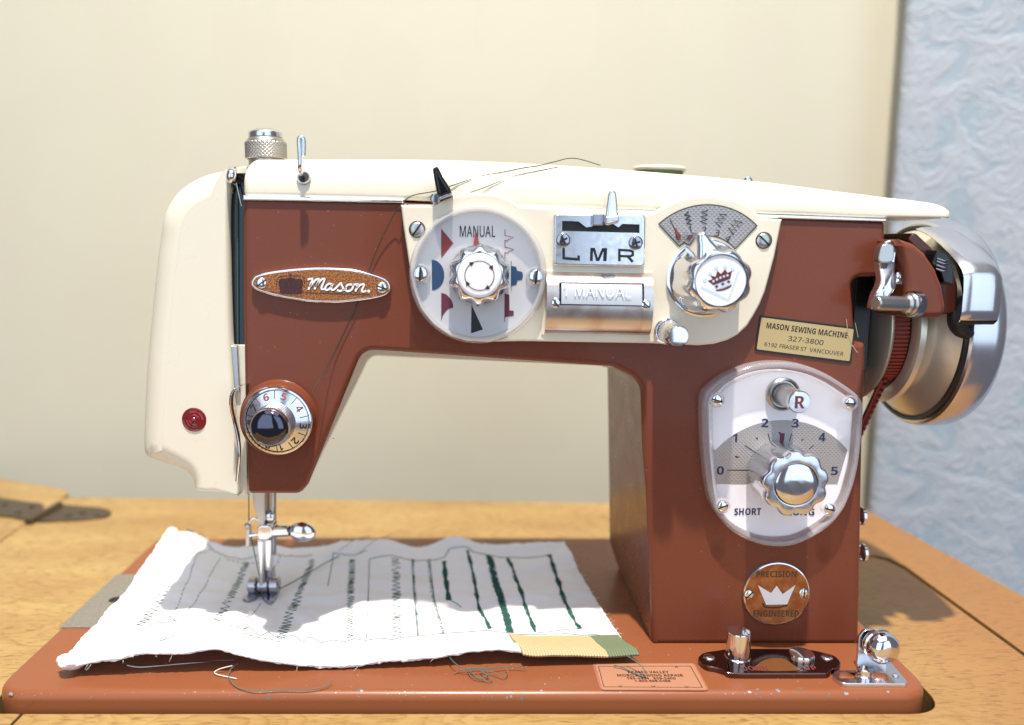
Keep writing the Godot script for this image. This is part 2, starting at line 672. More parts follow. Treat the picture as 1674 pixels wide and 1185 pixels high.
func materials() -> void:
	mat("brown_paint", Color(0.150, 0.0415, 0.0215), 0.34)
	M.brown_paint.metallic_specular = 0.3
	M.brown_paint.clearcoat_enabled = true
	M.brown_paint.clearcoat = 0.1
	M.brown_paint.clearcoat_roughness = 0.05
	paint_bump(M.brown_paint, 0.03, 0.002, 60.0)
	smudged(M.brown_paint, 0.02, 0.72, 90.0, 81)
	mat("bed_brown_lit", Color(0.215, 0.070, 0.028), 0.36)  # the body's brown, lightened in colour for the light on the bed
	M.bed_brown_lit.metallic_specular = 0.4
	smudged(M.bed_brown_lit, 0.02, 0.7, 90.0, 85)
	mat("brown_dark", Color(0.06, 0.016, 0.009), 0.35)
	mat("cream_paint", Color(0.69, 0.63, 0.505), 0.32)
	smudged(M.cream_paint, 0.012, 0.8, 110.0, 82)
	paint_bump(M.cream_paint, 0.02, 0.002, 80.0)
	mat("chrome", Color(0.76, 0.76, 0.78), 0.15, 1.0)
	smudged(M.chrome, 0.03, 0.3, 30.0, 83)
	mat("satin_chrome", Color(0.70, 0.70, 0.73), 0.28, 1.0)
	smudged(M.satin_chrome, 0.03, 0.4, 35.0, 84)
	mat("steel", Color(0.50, 0.49, 0.47), 0.32, 1.0)
	mat("dark_steel", Color(0.38, 0.38, 0.42), 0.16, 1.0)
	mat("black", Color(0.006, 0.006, 0.006), 0.4)
	mat("black_gloss", Color(0.004, 0.004, 0.005), 0.12)
	mat("white_enamel", Color(0.80, 0.78, 0.79), 0.25)
	mat("dial_white", Color(0.76, 0.74, 0.78), 0.4)
	mat("dial_silver", Color(0.50, 0.495, 0.51), 0.42, 0.15)
	mat("red_print", Color(0.20, 0.028, 0.026), 0.5)
	mat("blue_print", Color(0.014, 0.045, 0.115), 0.5)
	mat("maroon_print", Color(0.10, 0.014, 0.036), 0.5)
	mat("navy_print", Color(0.012, 0.02, 0.07), 0.5)
	mat("silver_print", Color(0.62, 0.63, 0.66), 0.25, 0.7)
	mat("gold_foil", Color(0.50, 0.37, 0.17), 0.4, 0.35)
	mat("belt_red", Color(0.22, 0.025, 0.012), 0.6)
	mat("rubber", Color(0.012, 0.012, 0.012), 0.55)
	mat("brushed_rim", Color(0.66, 0.66, 0.69), 0.22, 0.96)
	mat("wheel_lacquer", Color(0.76, 0.70, 0.58), 0.32, 0.7)
	mat("bronze_hinge", Color(0.085, 0.06, 0.035), 0.38, 0.6)
	mat("thread_green", Color(0.025, 0.12, 0.10), 0.8)
	mat("thread_teal", Color(0.03, 0.115, 0.11), 0.8)
	mat("thread_pale", Color(0.085, 0.12, 0.105), 0.8)
	mat("thread_dark", Color(0.012, 0.03, 0.028), 0.7)
	mat("thread_white", Color(0.72, 0.70, 0.64), 0.8)
	mat("ribbon_gold", Color(0.43, 0.35, 0.19), 0.8)
	mat("ribbon_green", Color(0.13, 0.165, 0.09), 0.8)
	mat("seam_grey", Color(0.42, 0.41, 0.42), 0.9)
	mat("bare_metal", Color(0.26, 0.26, 0.29), 0.4, 0.6)
	mat("primer_grey", Color(0.10, 0.10, 0.11), 0.6)
	speckled("wall_cream", Color(0.515, 0.485, 0.378), Color(0.524, 0.494, 0.386), 0.012, 0.5, 0.75, 0.0, 420.0, 15)
	mat("wall_white", Color(0.72, 0.70, 0.72), 0.75)
	mat("sticker_tan", Color(0.36, 0.175, 0.105), 0.35)
	mat("sticker_edge", Color(0.30, 0.12, 0.07), 0.3)
	mat("print_brown", Color(0.035, 0.008, 0.006), 0.5)
	mat("plate_brown_reflection", Color(0.16, 0.10, 0.085), 0.14, 1.0)  # chrome plate, tinted brown for the pillar it reflects
	mat("bronze_plate", Color(0.32, 0.13, 0.045), 0.3, 0.7)
	mat("red_jewel", Color(0.16, 0.008, 0.01), 0.1)
	mat("dark_reflection_chrome", Color(0.10, 0.10, 0.13), 0.07, 1.0)  # chrome coloured dark for the dim room its dome would mirror
	mat("pale_print", Color(0.64, 0.64, 0.65), 0.5)
	mat("emblem_maroon", Color(0.10, 0.012, 0.014), 0.4)
	mat("label_red", Color(0.13, 0.02, 0.02), 0.5)
	mat("pane_grey", Color(0.52, 0.53, 0.56), 0.35, 0.4)
	clear("acrylic", Color(0.75, 0.75, 0.8), 0.14)
	clear("acrylic_edge", Color(0.62, 0.62, 0.66), 0.30, 0.1)
	clear("window_glass", Color(0.7, 0.7, 0.72), 0.12)
	wood_material()
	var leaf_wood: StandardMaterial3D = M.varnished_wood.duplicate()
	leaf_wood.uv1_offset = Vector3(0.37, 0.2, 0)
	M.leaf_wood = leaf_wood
	plaster_material()
	cloth_material()
	speckled("badge_glitter", Color(0.17, 0.045, 0.012), Color(0.55, 0.23, 0.07), 0.13, 0.35, 0.38, 0.4, 26.0)
	speckled("badge_copper", Color(0.30, 0.085, 0.022), Color(0.40, 0.15, 0.045), 0.02, 0.45, 0.33, 0.5, 40.0)
	speckled("worn_steel", Color(0.60, 0.56, 0.54), Color(0.50, 0.38, 0.32), 0.018, 0.3, 0.27, 0.9, 70.0, 9)
	speckled("slide_steel", Color(0.40, 0.37, 0.33), Color(0.46, 0.43, 0.39), 0.1, 0.5, 0.36, 0.85, 60.0, 10)
	hatch_material("foil_hatch", 1.9, Color(0.33, 0.32, 0.32))
	hatch_material("foil_fine", 1.7, Color(0.36, 0.335, 0.325))
	font_bold = SystemFont.new()
	font_bold.font_names = PackedStringArray(["Droid Sans"])
	font_bold.font_weight = 700
	font_plain = SystemFont.new()
	font_plain.font_names = PackedStringArray(["Droid Sans"])
	font_mono = SystemFont.new()
	font_mono.font_names = PackedStringArray(["Droid Sans Mono"])


func view_and_light() -> void:
	var cam := Camera3D.new()
	cam.name = "camera"
	add_child(cam)
	var lens := CameraAttributesPhysical.new()
	lens.frustum_focal_length = 28.4
	lens.frustum_focus_distance = 0.352
	lens.exposure_aperture = 4.8
	lens.frustum_near = 0.02
	lens.frustum_far = 20.0
	cam.attributes = lens
	cam.position = Vector3(0, 180, 345.9) * MM
	cam.rotation.x = -atan(192.5 / 1320.0)
	cam.projection = Camera3D.PROJECTION_FRUSTUM
	cam.near = 0.02
	cam.far = 20.0
	cam.size = 0.02 * 1185.0 / 1320.0
	cam.frustum_offset = Vector2(0.02 * 62.0 / 1320.0, 0)   # the picture is cropped a little off the lens's axis

	var env := Environment.new()
	env.background_mode = Environment.BG_COLOR
	env.background_color = Color(0.13, 0.13, 0.155).linear_to_srgb()
	env.tonemap_mode = Environment.TONE_MAPPER_LINEAR
	env.tonemap_exposure = 1.22
	env.sdfgi_enabled = true
	env.ssao_enabled = true
	env.ssil_enabled = true
	var we := WorldEnvironment.new()
	we.name = "environment"
	we.environment = env
	add_child(we)

	# a small ceiling spot high above the viewer's side of the table
	var spot := SpotLight3D.new()
	spot.name = "ceiling_spot"
	spot.light_color = Color(1.0, 0.965, 0.915)
	spot.light_energy = 8.0
	spot.light_size = 0.026
	spot.spot_angle = 33.0
	spot.spot_angle_attenuation = 1.0
	spot.spot_range = 6.0
	spot.spot_attenuation = 2.0
	spot.shadow_enabled = true
	add_child(spot)
	spot.look_at_from_position(Vector3(0.03, 2.1, 0.56), Vector3(-0.02, 0, 0.0), Vector3(0, 0, -1))

	# a broad soft fill added overhead, not a fitting of the room
	var panel := AreaLight3D.new()
	panel.name = "overhead_fill"
	panel.light_color = Color(0.95, 0.96, 1.0)
	panel.light_energy = 2.3
	panel.area_size = Vector2(2.6, 2.2)
	panel.area_range = 6.0
	panel.shadow_enabled = true
	add_child(panel)
	panel.look_at_from_position(Vector3(0, 2.35, 0.75), Vector3(0, 0, 0.7), Vector3(0, 0, -1))

	# daylight from a window across the room, behind the viewer
	for side in [-1.0, 1.0]:
		var window := AreaLight3D.new()
		window.name = "window_daylight" if side < 0.0 else "window_daylight_001"
		window.light_color = Color(0.82, 0.91, 1.0)
		window.light_energy = 1.9
		window.area_size = Vector2(1.7, 2.5)
		window.area_range = 6.0
		window.shadow_enabled = true
		add_child(window)
		window.look_at_from_position(Vector3(1.08 * side, 0.72, 2.1), Vector3(0, 0.1, 0), Vector3.UP)


func _ready() -> void:
	rng.seed = 4
	view_and_light()
	materials()
	room()
	cabinet()
	sewing_machine()
	swatch()
	threads()


func room() -> void:
	var s := Shape.new()
	s.box(Vector3(-1300, -600, -620), Vector3(800, 1000, -345), 0.0)
	var w := obj("wall", s, M.wall_cream)
	w.set_meta("kind", "structure")
	tag(w, "plain cream painted wall behind the sewing machine", "wall")
	var b := Shape.new()
	var turned := Transform3D(Basis(Vector3.UP, deg_to_rad(-30.0)), Vector3(380, 0, -389.6))
	b.slab(fillet(P([0, -110, 420, -110, 420, 100, 0, 100]), [0, 0, 0, 6], 8), -600, 900, 0.0, turned * Transform3D(Basis(Vector3(1, 0, 0), Vector3(0, 0, 1), Vector3(0, 1, 0)), Vector3.ZERO))
	# the trowelled face, a sheet on the front of that wall
	var corner := obj("wall", b, M.wall_white)
	corner.set_meta("kind", "structure")
	tag(corner, "white edge of the blue plastered wall on the right", "wall")
	var f := Shape.new()
	var rows := []
	var up := noise(0.02, 51, 3)
	for j in range(0, 61):
		var y := lerpf(-600, 900, j / 60.0)
		var row := PackedVector3Array()
		var ragged := 0.8 * up.get_noise_1d(y * 1.5)
		row.append_array(PackedVector3Array([Vector3(-1.2 + ragged, y, 92), Vector3(-1.0 + ragged, y, 97), Vector3(0.4 + ragged, y, 100.6), Vector3(3.5, y, 102.6)]))
		for i in range(0, 41):
			var x := lerpf(9.0, 420.0, i / 40.0)
			row.append(Vector3(x, y, 103.0 + 1.2 * up.get_noise_2d(x, y)))
		rows.append(row)
	f.grid(rows)
	for i in f.v.size():
		f.t[i] = Vector2(f.v[i].x, -f.v[i].y)
		f.v[i] = turned * f.v[i]
		f.n[i] = turned.basis * f.n[i]
	obj("trowelled_plaster", f, M.blue_plaster, corner)


func cabinet() -> void:
	var t := thing("sewing_cabinet", "honey-coloured wooden sewing cabinet top with the machine let into it", "cabinet")
	var up := lying(-20.0)
	# the fixed top: a board round the machine's well, slit on the right where the flap begins
	var hole := fillet(P([-199.5, -137.5, 190.5, -137.5, 190.5, 42.3, -199.5, 42.3]), [12, 12, 15, 15], 8)
	var top := P([-317, 200, -308.2, -150, -309.5, -238, -305, -243, 276, -225, 281, -219, 309, 120, 262, 60])
	var seam_far := P([245.45, -126.56, 251.84, -120.71, 255.13, -109.42, 256.46, -7.22])
	var seam_near := P([254.17, -3.82, 252, -104.87, 248.79, -116.89, 243.53, -122.65])
	var outline := P([-310.5, 200, -303.0, -150, -309.5, -236, -305, -241, 274, -222, 281, -214])
	outline.append_array(P([297.04, -67.44]))
	outline.append(Vector2(310, 60))
	outline.append(seam_far[3] + (seam_far[3] - seam_far[2]) * 0.5)
	for i in range(3, -1, -1):
		outline.append(seam_far[i])
	outline.append_array(P([190.0, -126.0]))
	var well := P([190.5, -127.0, 190.5, -137.5, -199.5, -137.5, -199.5, 30, -197.5, 38, -190, 42.0, -184, 42.6])
	outline = outline.slice(0, outline.size() - 1)
	var s := Shape.new()
	# back and left board with the strip beyond the seam
	var board := outline.duplicate()
	board.append_array(fillet(P([243, -126, 190.5, -126]), [0]))
	board.append_array(fillet(P([190.5, -137.5, -199.5, -137.5, -199.5, 42.4, -184.0, 42.4]), [6, 8, 15, 0], 7))
	board.append_array(P([-183.8, 200]))
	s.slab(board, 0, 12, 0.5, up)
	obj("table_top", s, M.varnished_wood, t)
	var r := Shape.new()
	var flap := P([-182.6, 200, -182.6, 42.6])
	flap.append_array(fillet(P([190.5, 42.6, 190.5, -124.6]), [15, 3], 7))
	for i in range(3, -1, -1):
		flap.append(seam_near[i])
	flap = P([-182.6, 200, -182.6, 42.6])
	flap.append_array(fillet(P([-100, 42.6, 193.0, 42.6, 192.0, -124.4, 230, -124.4]), [0, 17, 2, 0], 7))
	for i in range(3, -1, -1):
		flap.append(seam_near[i])
	flap.append(seam_near[0] + (seam_near[0] - seam_near[1]) * 0.5)
	flap.append(Vector2(310, 200))
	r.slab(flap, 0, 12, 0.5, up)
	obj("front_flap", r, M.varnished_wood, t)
	# the well that the machine hangs in
	var w := Shape.new()
	w.slab(P([-230, -170, 230, -170, 230, 80, -230, 80]), -40, -38, 0.0, up)
	for e in [[-230, -170, -228, 80], [228, -170, 230, 80], [-228, -170, 228, -168], [-228, 78, 228, 80]]:
		w.slab(P([e[0], e[1], e[2], e[1], e[2], e[3], e[0], e[3]]), -38, -0.2, 0.0, up)
	obj("well", w, M.black, t)
	# the leaf folded out to the left, and its hinge
	var l := Shape.new()
	var leaf := P([-447.79, -317.25, -324.13, -263.46, -315.54, -258.7, -310.25, -250.91, -304.29, -147.09, -299.46, -70.53])
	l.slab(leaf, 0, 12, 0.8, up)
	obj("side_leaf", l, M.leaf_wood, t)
	var h := Shape.new()
	h.slab(smooth(P([-301.15, -217.45, -284.98, -216.07, -270.47, -213.34, -260.14, -207.96, -255.47, -201.37, -256.29, -193.66, -267.5, -188.63, -283.1, -186.15, -299.87, -186.15]), 3), 12.1, 13.4, 0.4, up)
	var hinge := obj("hinge", h, M.bronze_hinge, t)
	var h2 := Shape.new()
	h2.slab(smooth(P([-375.83, -241.82, -353.95, -235.91, -330.9, -227.25, -312.06, -218.83, -305.41, -188.63, -320.9, -193.66, -353.52, -205.31]), 3), 12.1, 13.4, 0.4, up)
	obj("hinge_leaf", h2, M.bronze_hinge, hinge)
	var h3 := Shape.new()
	h3.tube(Q([-302.15, -6.2, -179.83, -299.74, -6.2, -217.56]), 2.6, 12)
	obj("knuckle", h3, M.bronze_hinge, hinge)
	for p in Q([-282.71, -6.5, -195.72, -275.39, -6.5, -200.91, -261.65, -6.5, -194.43, -318.38, -6.5, -214.32, -320.58, -6.5, -200.91, -340.94, -6.5, -219.86]):
		screw(hinge, Transform3D(Basis(Vector3(1, 0, 0), Vector3(0, 0, -1), Vector3(0, 1, 0)), p), 1.9, p.x, M.bronze_hinge)


func sewing_machine() -> void:
	var t := thing("sewing_machine", "brown and cream zigzag sewing machine with chrome dials, standing on the cabinet", "sewing machine")
	bed(t)
	casting(t)
	face_plate(t)
	top_cover(t)
	dial_panel(t)
	pattern_dial(t)
	needle_position_plate(t)
	pattern_window(t)
	width_dial(t)
	small_knob(t)
	name_badge(t)
	tension_dial(t)
	dealer_plate(t)
	length_dial(t)
	crown_badge(t)
	drop_feed(t)
	cloth_guide(t)
	repair_label(t)
	hand_wheel(t)
	bobbin_winder(t)
	needle_and_foot(t)


func bed(t: Node3D) -> void:
	var s := Shape.new()
	s.slab(fillet(P([-197.5, -135.5, 188, -135.5, 188, 41, -197.5, 41]), [10, 10, 15, 15], 10), -30, 0, 3.6, lying(0), PackedVector2Array(), [], PackedFloat32Array(), 6)
	obj("bed", s, M.bed_brown_lit, t)
	# chips in the paint along the front edge, bare metal and primer showing
	var bare := Shape.new()
	var dull := Shape.new()
	for i in 110:
		var x := rng.randf_range(-192, 182)
		var big := rng.randf() < 0.16
		var a := clampf(rng.randfn(0.75, 0.4), -0.1, 1.5)
		var r := rng.randf_range(0.4, 0.95) if big else rng.randf_range(0.09, 0.24)
		var into := bare if rng.randf() < 0.72 else dull
		var rows := []
		var hub := PackedVector3Array()
		var rim := PackedVector3Array()
		for k in 9:
			var b := TAU * k / 9
			var q := r * rng.randf_range(0.55, 1.25)
			var da := a + q * sin(b) / 3.6
			hub.append(edge_point(x, a, 0.06))
			rim.append(edge_point(x + q * cos(b) * 1.15, da, 0.06))
		rows = [hub, rim]
		into.grid(rows, true)
	obj("bare_chips", bare, M.bare_metal, t).set_meta("kind", "stuff")
	obj("dark_chips", dull, M.primer_grey, t).set_meta("kind", "stuff")
	var lint := Shape.new()
	for i in 70:
		var q := Vector2(rng.randf_range(-190, 182), rng.randf_range(12, 37))
		if i > 45:
			q = Vector2(rng.randf_range(70, 180), rng.randf_range(-5, 37))
		lint.stroke(PackedVector2Array([q, q + Vector2(rng.randf_range(-0.5, 0.5), rng.randf_range(-0.3, 0.3))]), rng.randf_range(0.12, 0.28), 0.04, lying(0))
	obj("lint_specks", lint, M.thread_white, t).set_meta("kind", "stuff")
	var p := Shape.new()
	var hole := circle(P([-182.76, -44.69])[0], 3.6, 20)
	var plate := P([-194.06, -14.89, -190.04, -76.63, -119.41, -76.63, -111.68, -14.89])
	plate[0].x = -196.6; plate[1].x = -196.6
	p.slab(plate, 0.05, 0.75, 0.15, lying(0), PackedVector2Array(), [hole])
	var sp := obj("slide_plate", p, M.slide_steel, t)
	var h := Shape.new()
	h.cap(circle(P([-182.76, -44.69])[0], 4.0, 20), 0.12, lying(0))
	obj("finger_hole", h, M.black, sp)


func edge_point(x: float, a: float, out: float) -> Vector3:   # on the rounded front edge of the bed, a from 0 (on top) to PI / 2 (upright)
	if a < 0.0:
		return Vector3(x, out, 37.4 + a * 3.6)
	return Vector3(x, -3.6 + (3.6 + out) * cos(a), 37.4 + (3.6 + out) * sin(a))


func casting(t: Node3D) -> void:
	# front and rear outlines of the head, arm and pillar, point for point
	var front := P([-97.2, 199.85, 57.97, 195.3, 174.05, 189.71, 174.98, 166.58, 160.91, 166.32, 162.79, 154.06, 164.92, 138.22, 169.4, 138.22, 170.72, 100.44, 175.78, -0.29, 81.19, -0.29, 78.4, 44.37, 76.45, 72.16, 74.24, 91.36, 72.4, 121.64, 60.16, 127.6, -36.21, 134.36, -48.35, 135.03, -73.66, 74.68, -77.58, 70.48, -100.37, 70.48, -100.5, 100.44, -99.09, 154.06])
	var rear := front.duplicate()
	var under := P([76.72, -18.91, 75.84, 16.14, 74.67, 49.71, 73.77, 72.91, 72.01, 117.92, 65.98, 115.82, -46.05, 120.51, -55.95, 121.16, -89.95, 53.78, -94.04, 48.36])
	for i in range(10, 20):
		rear[i] = under[i - 10]
	rear[10] = Vector2(front[10].x, 0)
	var r := [0, 0, 2, 4, 5, 0, 0, 3, 0, 0.5, 0.8, 0, 0, 0, 13, 0, 0, 14, 0, 4, 2, 0, 0]
	var s := Shape.new()
	s.slab(fillet(front, r, 8), -86, 0, 2.4, Transform3D(), fillet(rear, r, 8), [], PackedFloat32Array(), 5)
	obj("casting", s, M.brown_paint, t)
	# recessed wall behind the notch by the winder
	var n := Shape.new()
	n.box(Vector3(Vector2(159.89, 166.06).x, 137, -60), Vector3(Vector2(168.23, 166.06).x, 178, -14), 1.5)
	obj("recess", n, M.brown_paint, t)
	var d := Shape.new()
	d.box(Vector3(Vector2(174.23, 165.5).x, 122, -70), Vector3(Vector2(182.1, 165.5).x, 180, -24), 0.5)
	obj("dark_void", d, M.black, t)  # black box standing for the dark void beside the wheel
	# screws on the pillar's right side, seen edge on
	for p in Q([189.13, 50.25, -30, 191.02, 31.67, -30]):
		var k := Shape.new()
		k.lathe(P([4.4, 0, 4.4, 1.2, 3.6, 1.9, 0, 2.2]), along(p + Vector3(-2.2, 0, 0), Vector3(1, 0, 0)), 20)
		obj("pillar_screw", k, M.chrome, t)
	# small nicks in the paint of the front
	var c := Shape.new()
	for p in P([-75.29, 74.14, -62.28, 96.06, 65.1, 130.77, 59.52, 131.57, 162.58, 187.16, 166.79, 186.14, -76.42, 72.74, 112.11, 19.49, 75.87, 81.68]):
		c.stroke(PackedVector2Array([p, p + Vector2(rng.randf_range(0.4, 1.3), rng.randf_range(-0.5, 0.5))]), rng.randf_range(0.3, 0.6), 0.06)
	obj("paint_nicks", c, M.primer_grey, t).set_meta("kind", "stuff")
	var b := Shape.new()
	for i in 70:
		var p := Vector2(rng.randf_range(-95, -32), rng.randf_range(90, 195))
		if i > 45:
			p = Vector2(rng.randf_range(90, 168), rng.randf_range(8, 135))
		var q := rng.randf_range(0.08, 0.2)
		b.stroke(PackedVector2Array([p, p + Vector2(q, rng.randf_range(-q, q))]), q, 0.06)
	obj("dust_specks", b, M.thread_white, t).set_meta("kind", "stuff")
	# bright strip under the top cover
	var e := Shape.new()
	e.slab(P([-96.88, 200.54, -29.5, 198.78, -29.52, 197.27, -96.97, 198.53]), -1, 1.2, 0.6)
	e.slab(P([16.69, 196.26, 173.72, 190.95, 173.83, 189.43, 16.7, 194.49]), -1, 1.0, 0.6)
	obj("trim_strip", e, M.chrome, t)


func face_plate(t: Node3D) -> void:
	var line := P([-103.48, 208.05, -103.45, 210.57, -104.24, 211.28, -106.83, 210.97, -110.97, 210.4, -115.93, 209.06, -122.01, 206.16, -127.11, 202.37, -130.55, 198.18, -133.07, 193.85, -134.65, 189.25, -135.85, 182.84, -138.27, 170.15, -141.21, 151.27, -144.85, 127.24, -147.41, 103.7, -148.41, 91.13, -147.7, 86.68, -145.9, 85, -136.66, 81.82, -129.68, 78.85, -126.89, 74.92, -124, 69.99, -106.7, 69.51, -105.73, 69.84, -105.34, 75.76, -105.51, 99.71, -106.19, 137.18, -105.82, 169.63, -105, 195.38])
	line = smooth(line, 4)
	var share := PackedFloat32Array()
	for q in line:
		var from_right: float = Vector2(-102.56, 153.91).x - q.x
		share.append(clampf(0.05 + (from_right - 3.0) / 9.0, 0.05, 1.0) * clampf(0.35 + (q.y - Vector2(-106.15, 69.56).y) / 22.0, 0.35, 1.0))
	var s := Shape.new()
	s.slab(line, -74, -2, 10.5, Transform3D(), PackedVector2Array(), [], share, 9, true, 7.5)
	var f := obj("face_plate", s, M.cream_paint, t)
	var d := Shape.new()
	var c := at(Vector3(-123.13, 103.83, -2))
	d.lathe(P([5.4, -0.4, 5.4, 0.1, 4.9, 0.5, 4.3, 0.2, 3.4, 0.6, 2.8, 0.3, 2.0, 0.9, 1.4, 0.6, 0.9, 1.1, 0, 1.2]), c, 32)
	obj("lamp_jewel", d, M.red_jewel, f)
	# slot for the take-up lever between plate and head
	var b := Shape.new()
	b.slab(P([-107.45, 210.42, -98, 210.42, -101.05, 135.5, -109.18, 135.5]), -40, -9, 0.0)
	obj("lever_slot", b, M.black_gloss, t)
	var sb := Shape.new()
	sb.slab(P([-108.97, 212.59, -99.27, 214.15, -99.41, 210.49, -109.06, 210.49]), -60, -16, 0.6)
	obj("slot_bridge", sb, M.cream_paint, t)
	var g := Shape.new()
	g.slab(P([-108, 136.29, -100.46, 136.29, -102.69, 67.97, -108.23, 67.97]), -40, -7, 0.4)
	obj("slot_trim", g, M.cream_paint, t)
	var g2 := Shape.new()
	g2.slab(P([-106.86, 136.27, -103.65, 136.27, -103.43, 115.86, -105.59, 115.86]), -7, -5, 0.5)
	obj("guide_strip", g2, M.steel, t)
	var l := Shape.new()
	l.tube(smooth_path(Q([-104.6, 203.47, -9, -103.29, 206.26, -5, -102.17, 208.01, -1.5, -102.27, 210.16, -3, -103.72, 211.7, -9]), 5), 2.1, 14, 0.0, 1.0)
	obj("take_up_lever", l, M.chrome, t)
	var w := Shape.new()
	w.tube(Q([-101.5, 206.34, -6, -99.57, 196.33, -6]), 0.35, 6)
	obj("slot_wire", w, M.steel, t)
	# sprung thread guide beside the tension dial
	var v := Shape.new()
	var mid := smooth_path(Q([-98.34, 120.46, 1, -99.9, 120.27, 3, -101.73, 119.29, 5, -103.1, 117.08, 6, -103.92, 113.78, 5.5, -104.29, 109.46, 4, -103.74, 104.39, 3, -102.74, 99.62, 3.5, -101.89, 93.88, 4.5, -101.8, 89.37, 5, -103.04, 82.8, 4, -103.95, 77.54, 3]), 5)
	var rows := []
	for i in mid.size():
		var k := float(i) / (mid.size() - 1)
		var half := lerpf(3.4, 0.9, minf(k * 1.4, 1.0))
		rows.append(PackedVector3Array([mid[i] + Vector3(-0.5, 0, half), mid[i] + Vector3(0.55, 0, half * 0.9), mid[i] + Vector3(0.55, 0, -half), mid[i] + Vector3(-0.5, 0, -half)]))
	v.grid(rows, true)
	obj("thread_guard", v, M.chrome, t)


var cover_low := P([-97.19, 200.1, -29.59, 198.58, 19.32, 196.06, 78.61, 194.28, 135.42, 192.51, 171.62, 191.24, 201.84, 190.98])
var cover_high := P([-102.72, 217.11, -33.97, 217.24, 6.8, 216.31, 47.61, 214.06, 88.53, 211, 129.59, 207.27, 170.86, 202.18, 192.93, 199.5, 211.77, 196.81])


func top_cover(t: Node3D) -> void:
	var low := cover_low
	var high := cover_high
	var rows := []
	var x0 := low[0].x
	var x1 := low[6].x
	var count := 60
	var stops := PackedFloat32Array()
	for i in 9:
		stops.append(x0 + 3.0 * (1.0 - cos(PI / 2 * i / 8.0)))
	for i in count:
		stops.append(lerpf(x0 + 3.0, x1 - 3.0, (i + 0.5) / count))
	for i in 9:
		stops.append(x1 - 3.0 + 3.0 * sin(PI / 2 * i / 8.0))
	for x in stops:
		var shrink := 0.0
		var e := minf(x - x0, x1 - x)
		if e < 3.0:
			shrink = 1.0 - sqrt(maxf(0.0, 1.0 - pow(1.0 - e / 3.0, 2.0)))
		var yl := sample_line(low, x)
		var yh := sample_line(high, x)
		if x > high[8].x:
			yh = lerpf(high[8].y, high[8].y - 1.6, (x - high[8].x) / maxf(x1 - high[8].x, 0.1))
		var h := yh - yl
		var row := PackedVector3Array()
		row.append(Vector3(x, yl, -76))
		row.append(Vector3(x, yl, -2))
		row.append(Vector3(x, yl + 0.2, -0.6))
		for k in 11:
			var a := PI / 2 * k / 10.0
			var zz := -0.2 - 24.0 * (1.0 - cos(a)) * 0.9
			var lift := 0.25 + 0.75 * sin(a)
			if k == 0:
				lift = 0.12
			row.append(Vector3(x, yl + h * lift, zz))
		row.append(Vector3(x, yh + 0.6, -40))
		row.append(Vector3(x, yh - 0.4, -58))
		for k in 6:
			var a := PI / 2 * k / 5.0
			row.append(Vector3(x, yl + h * (0.35 + 0.62 * cos(a)), -60 - 16 * sin(a)))
		if shrink > 0.0:
			var c := Vector3(x, lerpf(yl, yh, 0.35), -38)
			for j in row.size():
				var q: Vector3 = row[j]
				row[j] = Vector3(x, lerpf(q.y, c.y, 0.05 * shrink) if q.y < c.y else q.y - shrink * 3.0 * clampf((q.y - c.y) / (h * 0.6), 0.0, 1.0), q.z - signf(q.z - c.z) * shrink * 3.0)
		rows.append(row)
	var s := Shape.new()
	s.grid(rows, true)
	for e in [0, rows.size() - 1]:
		var poly := PackedVector2Array()
		for q in rows[e]:
			poly.append(Vector2(q.z, q.y))
		s.cap(poly, rows[e][0].x, Transform3D(Basis(Vector3(0, 0, 1), Vector3(0, 1, 0), Vector3(1, 0, 0)), Vector3.ZERO), [], -1.0 if e == 0 else 1.0)
	var cover := obj("top_cover", s, M.cream_paint, t)
	# pressure knob on the left end
	var k := Shape.new()
	var c := Vector3(-96.27, 218.72, -38)
	var up := Transform3D(Basis(Vector3(1, 0, 0), Vector3(0, 0, -1), Vector3(0, 1, 0)), c)
	k.lathe(P([8.0, -3, 8.0, 0.4]), up, 32)
	var rr := []
	for i in 25:
		var row := PackedVector3Array()
		for j in 192:
			var a := TAU * j / 192.0
			var h := 0.4 + 7.8 * i / 24.0
			var knurl := absf(fposmod(j / 6.0 + i / 5.0, 1.0) - 0.5) + absf(fposmod(j / 6.0 - i / 5.0, 1.0) - 0.5)
			var r := 8.95 + 0.7 * knurl
			if i == 0 or i == 24:
				r = 8.6
			row.append(up * Vector3(r * cos(a), r * sin(a), h))
		rr.append(row)
	k.grid(rr, true)
	k.lathe(P([8.6, 8.2, 8.3, 9.2, 7.6, 9.9, 7.2, 10.0, 0, 10.0]), up, 40)
	var knob := obj("pressure_knob", k, M.slide_steel, t)
	var kc := Shape.new()
	kc.lathe(P([7.4, 10.0, 7.7, 10.3, 7.7, 12.0, 7.2, 12.8, 5.0, 13.8, 0, 14.4]), up, 40)
	obj("knob_cap", kc, M.satin_chrome, knob)
	# wire thread guide let into the cover
	var g := Shape.new()
	var hc := Vector3(-71.43, 207.71, -0.9)
	g.lathe(P([3.0, -1.5, 3.0, 0.9, 2.3, 0.9, 2.3, -2]), along(hc, Vector3(0, 0.35, 1)), 24)
	obj("guide_eyelet", g, M.steel, cover)
	var g1 := Shape.new()
	g1.cap(circle(Vector2.ZERO, 2.4, 20), 0.8, along(hc, Vector3(0, 0.35, 1)))
	obj("eyelet_hole", g1, M.black, cover)
	var g2 := Shape.new()
	g2.tube(smooth_path(Q([-72.06, 208.22, -4, -71.6, 208.89, 3, -71.11, 210.67, 8, -70.8, 213.98, 9, -70.69, 218.04, 9.5, -70.84, 221.17, 9.5, -70.54, 222.62, 9.5, -69.79, 222.98, 9.5, -69.07, 222.14, 9.5, -69.04, 219.25, 9.5, -69.27, 215.62, 9.5]), 5), 1.0, 10)
